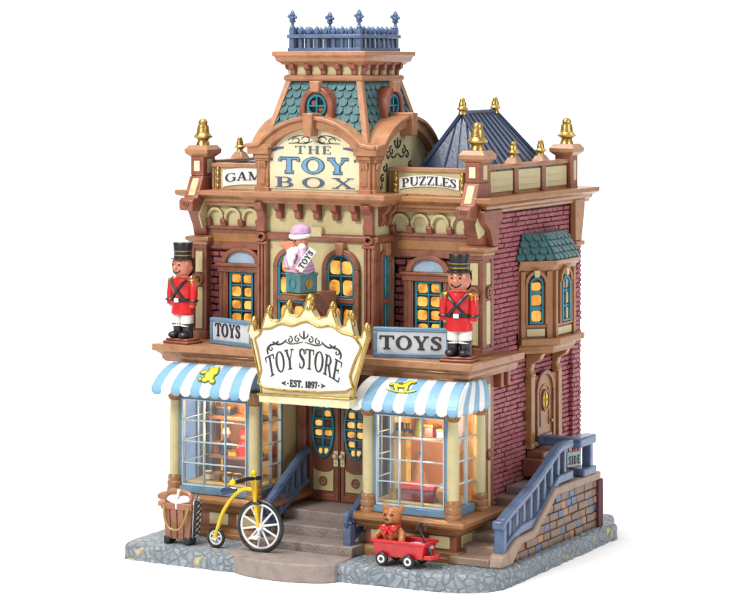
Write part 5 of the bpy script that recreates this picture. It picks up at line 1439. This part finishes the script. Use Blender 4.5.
b = MB(); b.tube(spline([(-2.0, BY, .62), (-2.1, BY, .62), (-2.22, BY, .55), (-2.35, BY, .38), (-2.42, BY, .2), (-2.44, BY - .03, .11)], 6), .02, 10)
b.tube([(-2.0, BY, .77), (-1.985, BY, .62), (-1.965, BY - .03, .53), (-1.925, BY - .035, .27)], [.026, .03, .02, .018], 10); b.build('frame', 'yellow', bk)
b = MB(); b.tube([(-1.98, BY, .52), (-1.96, BY + .035, .48), (-1.925, BY + .035, .27)], .016, 8); b.build('fork', 'yellow', bk)
hb0, hb1 = Vector((-2.07, BY - .28, .73)), Vector((-1.965, BY + .08, .73))
b = MB(); b.tube([hb0, hb0.lerp(hb1, .5) + Vector((0, 0, .012)), hb1], .021, 10); b.build('handlebar', 'black', bk)
b = MB(); b.ball(hb0, .033, 12); b.ball((-2.0, BY, .79), .03, 12); b.build('grips', 'yellow', bk)
b = MB(); b.tube([(-2.36, BY, .575), (-2.28, BY, .595), (-2.2, BY, .6)], [.034, .032, .02], 10); b.build('saddle', 'navy', bk)
b = MB(); b.tube([(-1.93, BY - .09, .17), (-1.92, BY - .04, .2), (-1.92, BY - .03, .265)], .012, 8); b.box(-1.97, -1.88, BY - .13, BY - .06, .155, .18); b.build('pedal', 'white', bk, 0.005)
b = MB(); b.box(-2.0, -1.9, BY - .06, BY + .05, .485, .51); b.build('brake', 'black', bk, 0.008)

# wooden trunk with rope
tx, ty = -2.87, -1.18
tr = thing('wooden_trunk', 'slatted wooden trunk with a rope handle and white paper at the open top', 'trunk', (0, 0, 0))
w0, w1 = .145, .17
b = MB(); n = 4
for i in range(n):
    a0, a1 = -w0 + 2*w0*i/n, -w0 + 2*w0*(i+1)/n; c0_, c1_ = -w1 + 2*w1*i/n, -w1 + 2*w1*(i+1)/n
    P = [(a0+.004, -.07, .05), (a1-.004, -.07, .05), (c1_-.004, -.09, .37), (c0_+.004, -.09, .37)]
    A = [b.v(p) for p in P]; B = [b.v((x, y + .03, z)) for x, y, z in P]; b.face(A); b.face(B[::-1])
    for q in range(4): b.face([A[q], A[(q+1)%4], B[(q+1)%4], B[q]])
b.box(-w1 - .01, w1 + .01, -.1, -.05, .35, .42); b.build('planks', 'wood', tr, 0.008)
b = MB(); P = [(-w0, .05), (w0, .05), (w1, .46), (-w1, .46)]; b.f = lambda p: Vector((p[0], -p[1], p[2])); b.prism(P, -.09, .06); b.build('trunk_body', 'wood', tr, 0.012)
b = MB(); b.prism_u([(.05, .07), (.06, .44), (.03, .475), (-.05, .48), (-.08, .44), (-.08, .07)], 0, .02); b.f = None
b.bm.free(); b = MB(lambda p: Vector((w0 + .012 + (p[2] - .05) * .06 + p[0] * .02, -p[1], p[2]))); b.prism_u([(.05, .07), (.06, .44), (.03, .475), (-.05, .48), (-.08, .44), (-.08, .07)], -.3, .6); sp = b.build('side_cover', 'white', tr, 0.008)
b = MB(); 
for k in (0, 1):
    b.tube([(w0 + .034 + .026*i/6*1, (-.045 if (i + k) % 2 else .065), .09 + .06*i) for i in range(7)], .007, 6)
b.build('lacing', 'black', tr)
b = MB(); b.tube([(w1 + .03 if z > .3 else w0 + .03 + (z-.05)*.07, -.055, z) for z in (.07, .2, .35, .45)] + [(w1 + .02, 0, .5), (w1 - .03, .05, .5)], .012, 8); b.build('piping', 'black', tr)
b = MB(); b.tube(spline([(-w1 + .02, -.05, .46), (-w1 + .05, -.03, .51), (0, -.03, .535), (w1 - .05, -.03, .51), (w1 - .02, -.05, .45)], 5), .02, 8); b.build('handle', 'wood', tr)
b = MB(); b.ball((-.05, -.04, .45), .075, 14, (1.2, .8, .6)); b.ball((.07, -.04, .45), .07, 14, (1.1, .8, .6)); b.ball((0, -.07, .43), .06, 12, (1.6, .6, .5)); b.build('paper', 'white', tr)
b = MB(); b.tube([(0, -.09, .36), (.0, -.1, .44), (.01, -.06, .54)], .012, 8); b.ball((.01, -.06, .54), .02, 8); b.build('clasp', 'white', tr)
b = MB(); b.tube([(-w1 - .05, -.06, .4), (-w1 + .03, -.06, .4)], .032, 10); b.build('peg', 'tan', tr)
b = MB(); b.tube(spline([(-w1 + .03, -.1, .4), (-w1 + .05, -.125, .27), (-.07, -.13, .18), (.01, -.13, .155), (.08, -.13, .19), (w1 - .05, -.125, .28), (w1 - .02, -.1, .39)], 5), .012, 8); b.build('rope', 'rope', tr)
for k in (-1, 1):
    b = MB(); b.box(k*.12 - .04, k*.12 + .03, -.08, .06, -.0, .08); b.build('foot', 'black', tr, 0.014)
tr.location = (tx, ty, 0.004); tr.rotation_euler = (0, 0, R(2))

# red wagon
wg = thing('toy_wagon', 'red pull along wagon with a black handle and four white wheels', 'wagon', (0, 0, 0))
b = MB(lambda p: Vector((p[0], p[1], p[2])))
X0, X1, Y0, Y1 = -.28, .27, -.13, .13
Pb = [(X0 + .03, Y0 + .02), (X1 - .01, Y0 + .02), (X1 - .01, Y1 - .02), (X0 + .03, Y1 - .02)]; Pt = [(X0, Y0), (X1 + .03, Y0), (X1 + .03, Y1), (X0, Y1)]
A = [b.v((x, y, .085)) for x, y in Pb]; B = [b.v((x, y, .24)) for x, y in Pt]
C_ = [b.v((x*.93, y*.88, .24)) for x, y in Pt]; D_ = [b.v((x*.9, y*.82, .12)) for x, y in Pb]
b.face(A[::-1]); b.face(D_)
for i in range(4):
    j = (i+1) % 4; b.face([A[i], A[j], B[j], B[i]]); b.face([B[i], B[j], C_[j], C_[i]]); b.face([C_[i], C_[j], D_[j], D_[i]])
b.build('wagon_bed', 'red', wg, 0.01, 3)
b = MB(); b.molding([(X0, Y0), (X1 + .03, Y0), (X1 + .03, Y1), (X0, Y1)], [(-.018, .215), (.012, .22), (.016, .235), (.01, .252), (-.018, .25)], closed=True)
b.slab([(X1 - .1, -.09), (X1 + .08, -.09), (X1 + .12, 0), (X1 + .08, .09), (X1 - .1, .09)], .085, .13); b.build('rim', 'red', wg, 0.008)
for x in (-.165, .13):
    for y in (-1, 1):
        b = MB(front(y * .135 if y < 0 else .135)); b.f = (lambda p, y=y: Vector((p[0], y*(.115 + p[1]), p[2])))
        b.ring(x, .065, .064, .064, .026, 0, .042, 24); t_ = b.build('tyre', 'black', wg, 0.008)
        b = MB(); b.f = (lambda p, y=y: Vector((p[0], y*(.115 + p[1]), p[2]))); b.ring(x, .065, .04, .04, .02, 0, .046, 20); b.build('rim', 'white', t_, 0.005)
        b = MB(); b.f = (lambda p, y=y: Vector((p[0], y*(.115 + p[1]), p[2]))); b.disc(x, .065, .021, .021, 0, .04, 14); b.build('hub', 'black', t_, 0.004)
b = MB(); b.tube([(X1 + .06, -.04, .13), (X1 + .0, -.05, .25), (X1 - .08, -.05, .39)], .013, 8); b.tube([(X1 - .1, -.05, .36), (X1 - .09, -.05, .4), (X1 - .03, -.05, .43), (X1 + .01, -.05, .425), (X1 + .0, -.05, .36)], .012, 8); b.build('handle', 'black', wg)
wg.location = (-.4, -1.03, .006); wg.rotation_euler = (0, 0, R(-2))
# paper in the wagon
b = MB(); rnd = random.Random(5)
for i in range(7): b.ball((-.32 + .035*i, -1.02 + rnd.uniform(-.05, .05), .2), rnd.uniform(.03, .045), 10, (1, 1, .7))
tag(b.build('wrapping_paper', ['paper_lilac' if 'paper_lilac' in M else 'sign_grey']), 'crumpled pale paper lying in the front of the red wagon', 'paper')

# teddy bear
tdy = thing('teddy_bear', 'small brown teddy bear with a red bow sitting in the wagon', 'teddy bear', (-.52, -1.04, .13))
bx_, by_, bz_ = -.52, -1.03, .13
b = MB()
b.ball((bx_, by_, bz_ + .13), .095, 18, (1, .85, 1.15)); b.ball((bx_, by_ - .01, bz_ + .325), .092, 20, (1.02, .9, .95)); b.ball((bx_, by_, bz_ + .235), .06, 14)
for k in (-1, 1):
    b.ball((bx_ + k*.085, by_ + .01, bz_ + .395), .037, 12, (1, .6, 1)); b.tube([(bx_ + k*.06, by_, bz_ + .2), (bx_ + k*.12, by_ - .04, bz_ + .16), (bx_ + k*.14, by_ - .09, bz_ + .12)], [.035, .038, .032], 10); b.ball((bx_ + k*.14, by_ - .09, bz_ + .115), .035, 10)
    b.tube([(bx_ + k*.05, by_, bz_ + .04), (bx_ + k*.08, by_ - .07, bz_ + .05)], [.045, .04], 10)
b.ball((bx_, by_ - .085, bz_ + .295), .04, 12, (1.1, .9, .8))
bo = b.build('body', 'bear', tdy); rm = bo.modifiers.new('join', 'REMESH'); rm.mode = 'VOXEL'; rm.voxel_size = .008; rm.use_smooth_shade = True
sm = bo.modifiers.new('smooth', 'SMOOTH'); sm.factor = .5; sm.iterations = 4
b = MB()
for k in (-1, 1): b.ball((bx_ + k*.036, by_ - .086, bz_ + .345), .013, 10)
b.ball((bx_, by_ - .125, bz_ + .31), .015, 10, (1.3, .8, .9)); b.build('eyes_and_nose', 'black', tdy)
b = MB()
for k in (-1, 1):
    b.ball((bx_ + k*.048, by_ - .09, bz_ + .225), .038, 12, (1.2, .5, .85)); b.tube([(bx_ + k*.015, by_ - .1, bz_ + .21), (bx_ + k*.04, by_ - .105, bz_ + .16)], [.016, .022], 8)
b.ball((bx_, by_ - .105, bz_ + .225), .022, 10); b.tube([(bx_ + .075*math.cos(a), by_ + .068*math.sin(a) - .01, bz_ + .232) for a in [2*PI*i/16 for i in range(16)]], .014, 6, closed=True); b.build('bow', 'red', tdy)

tdy.scale = (1.05, 1.05, 1.05)
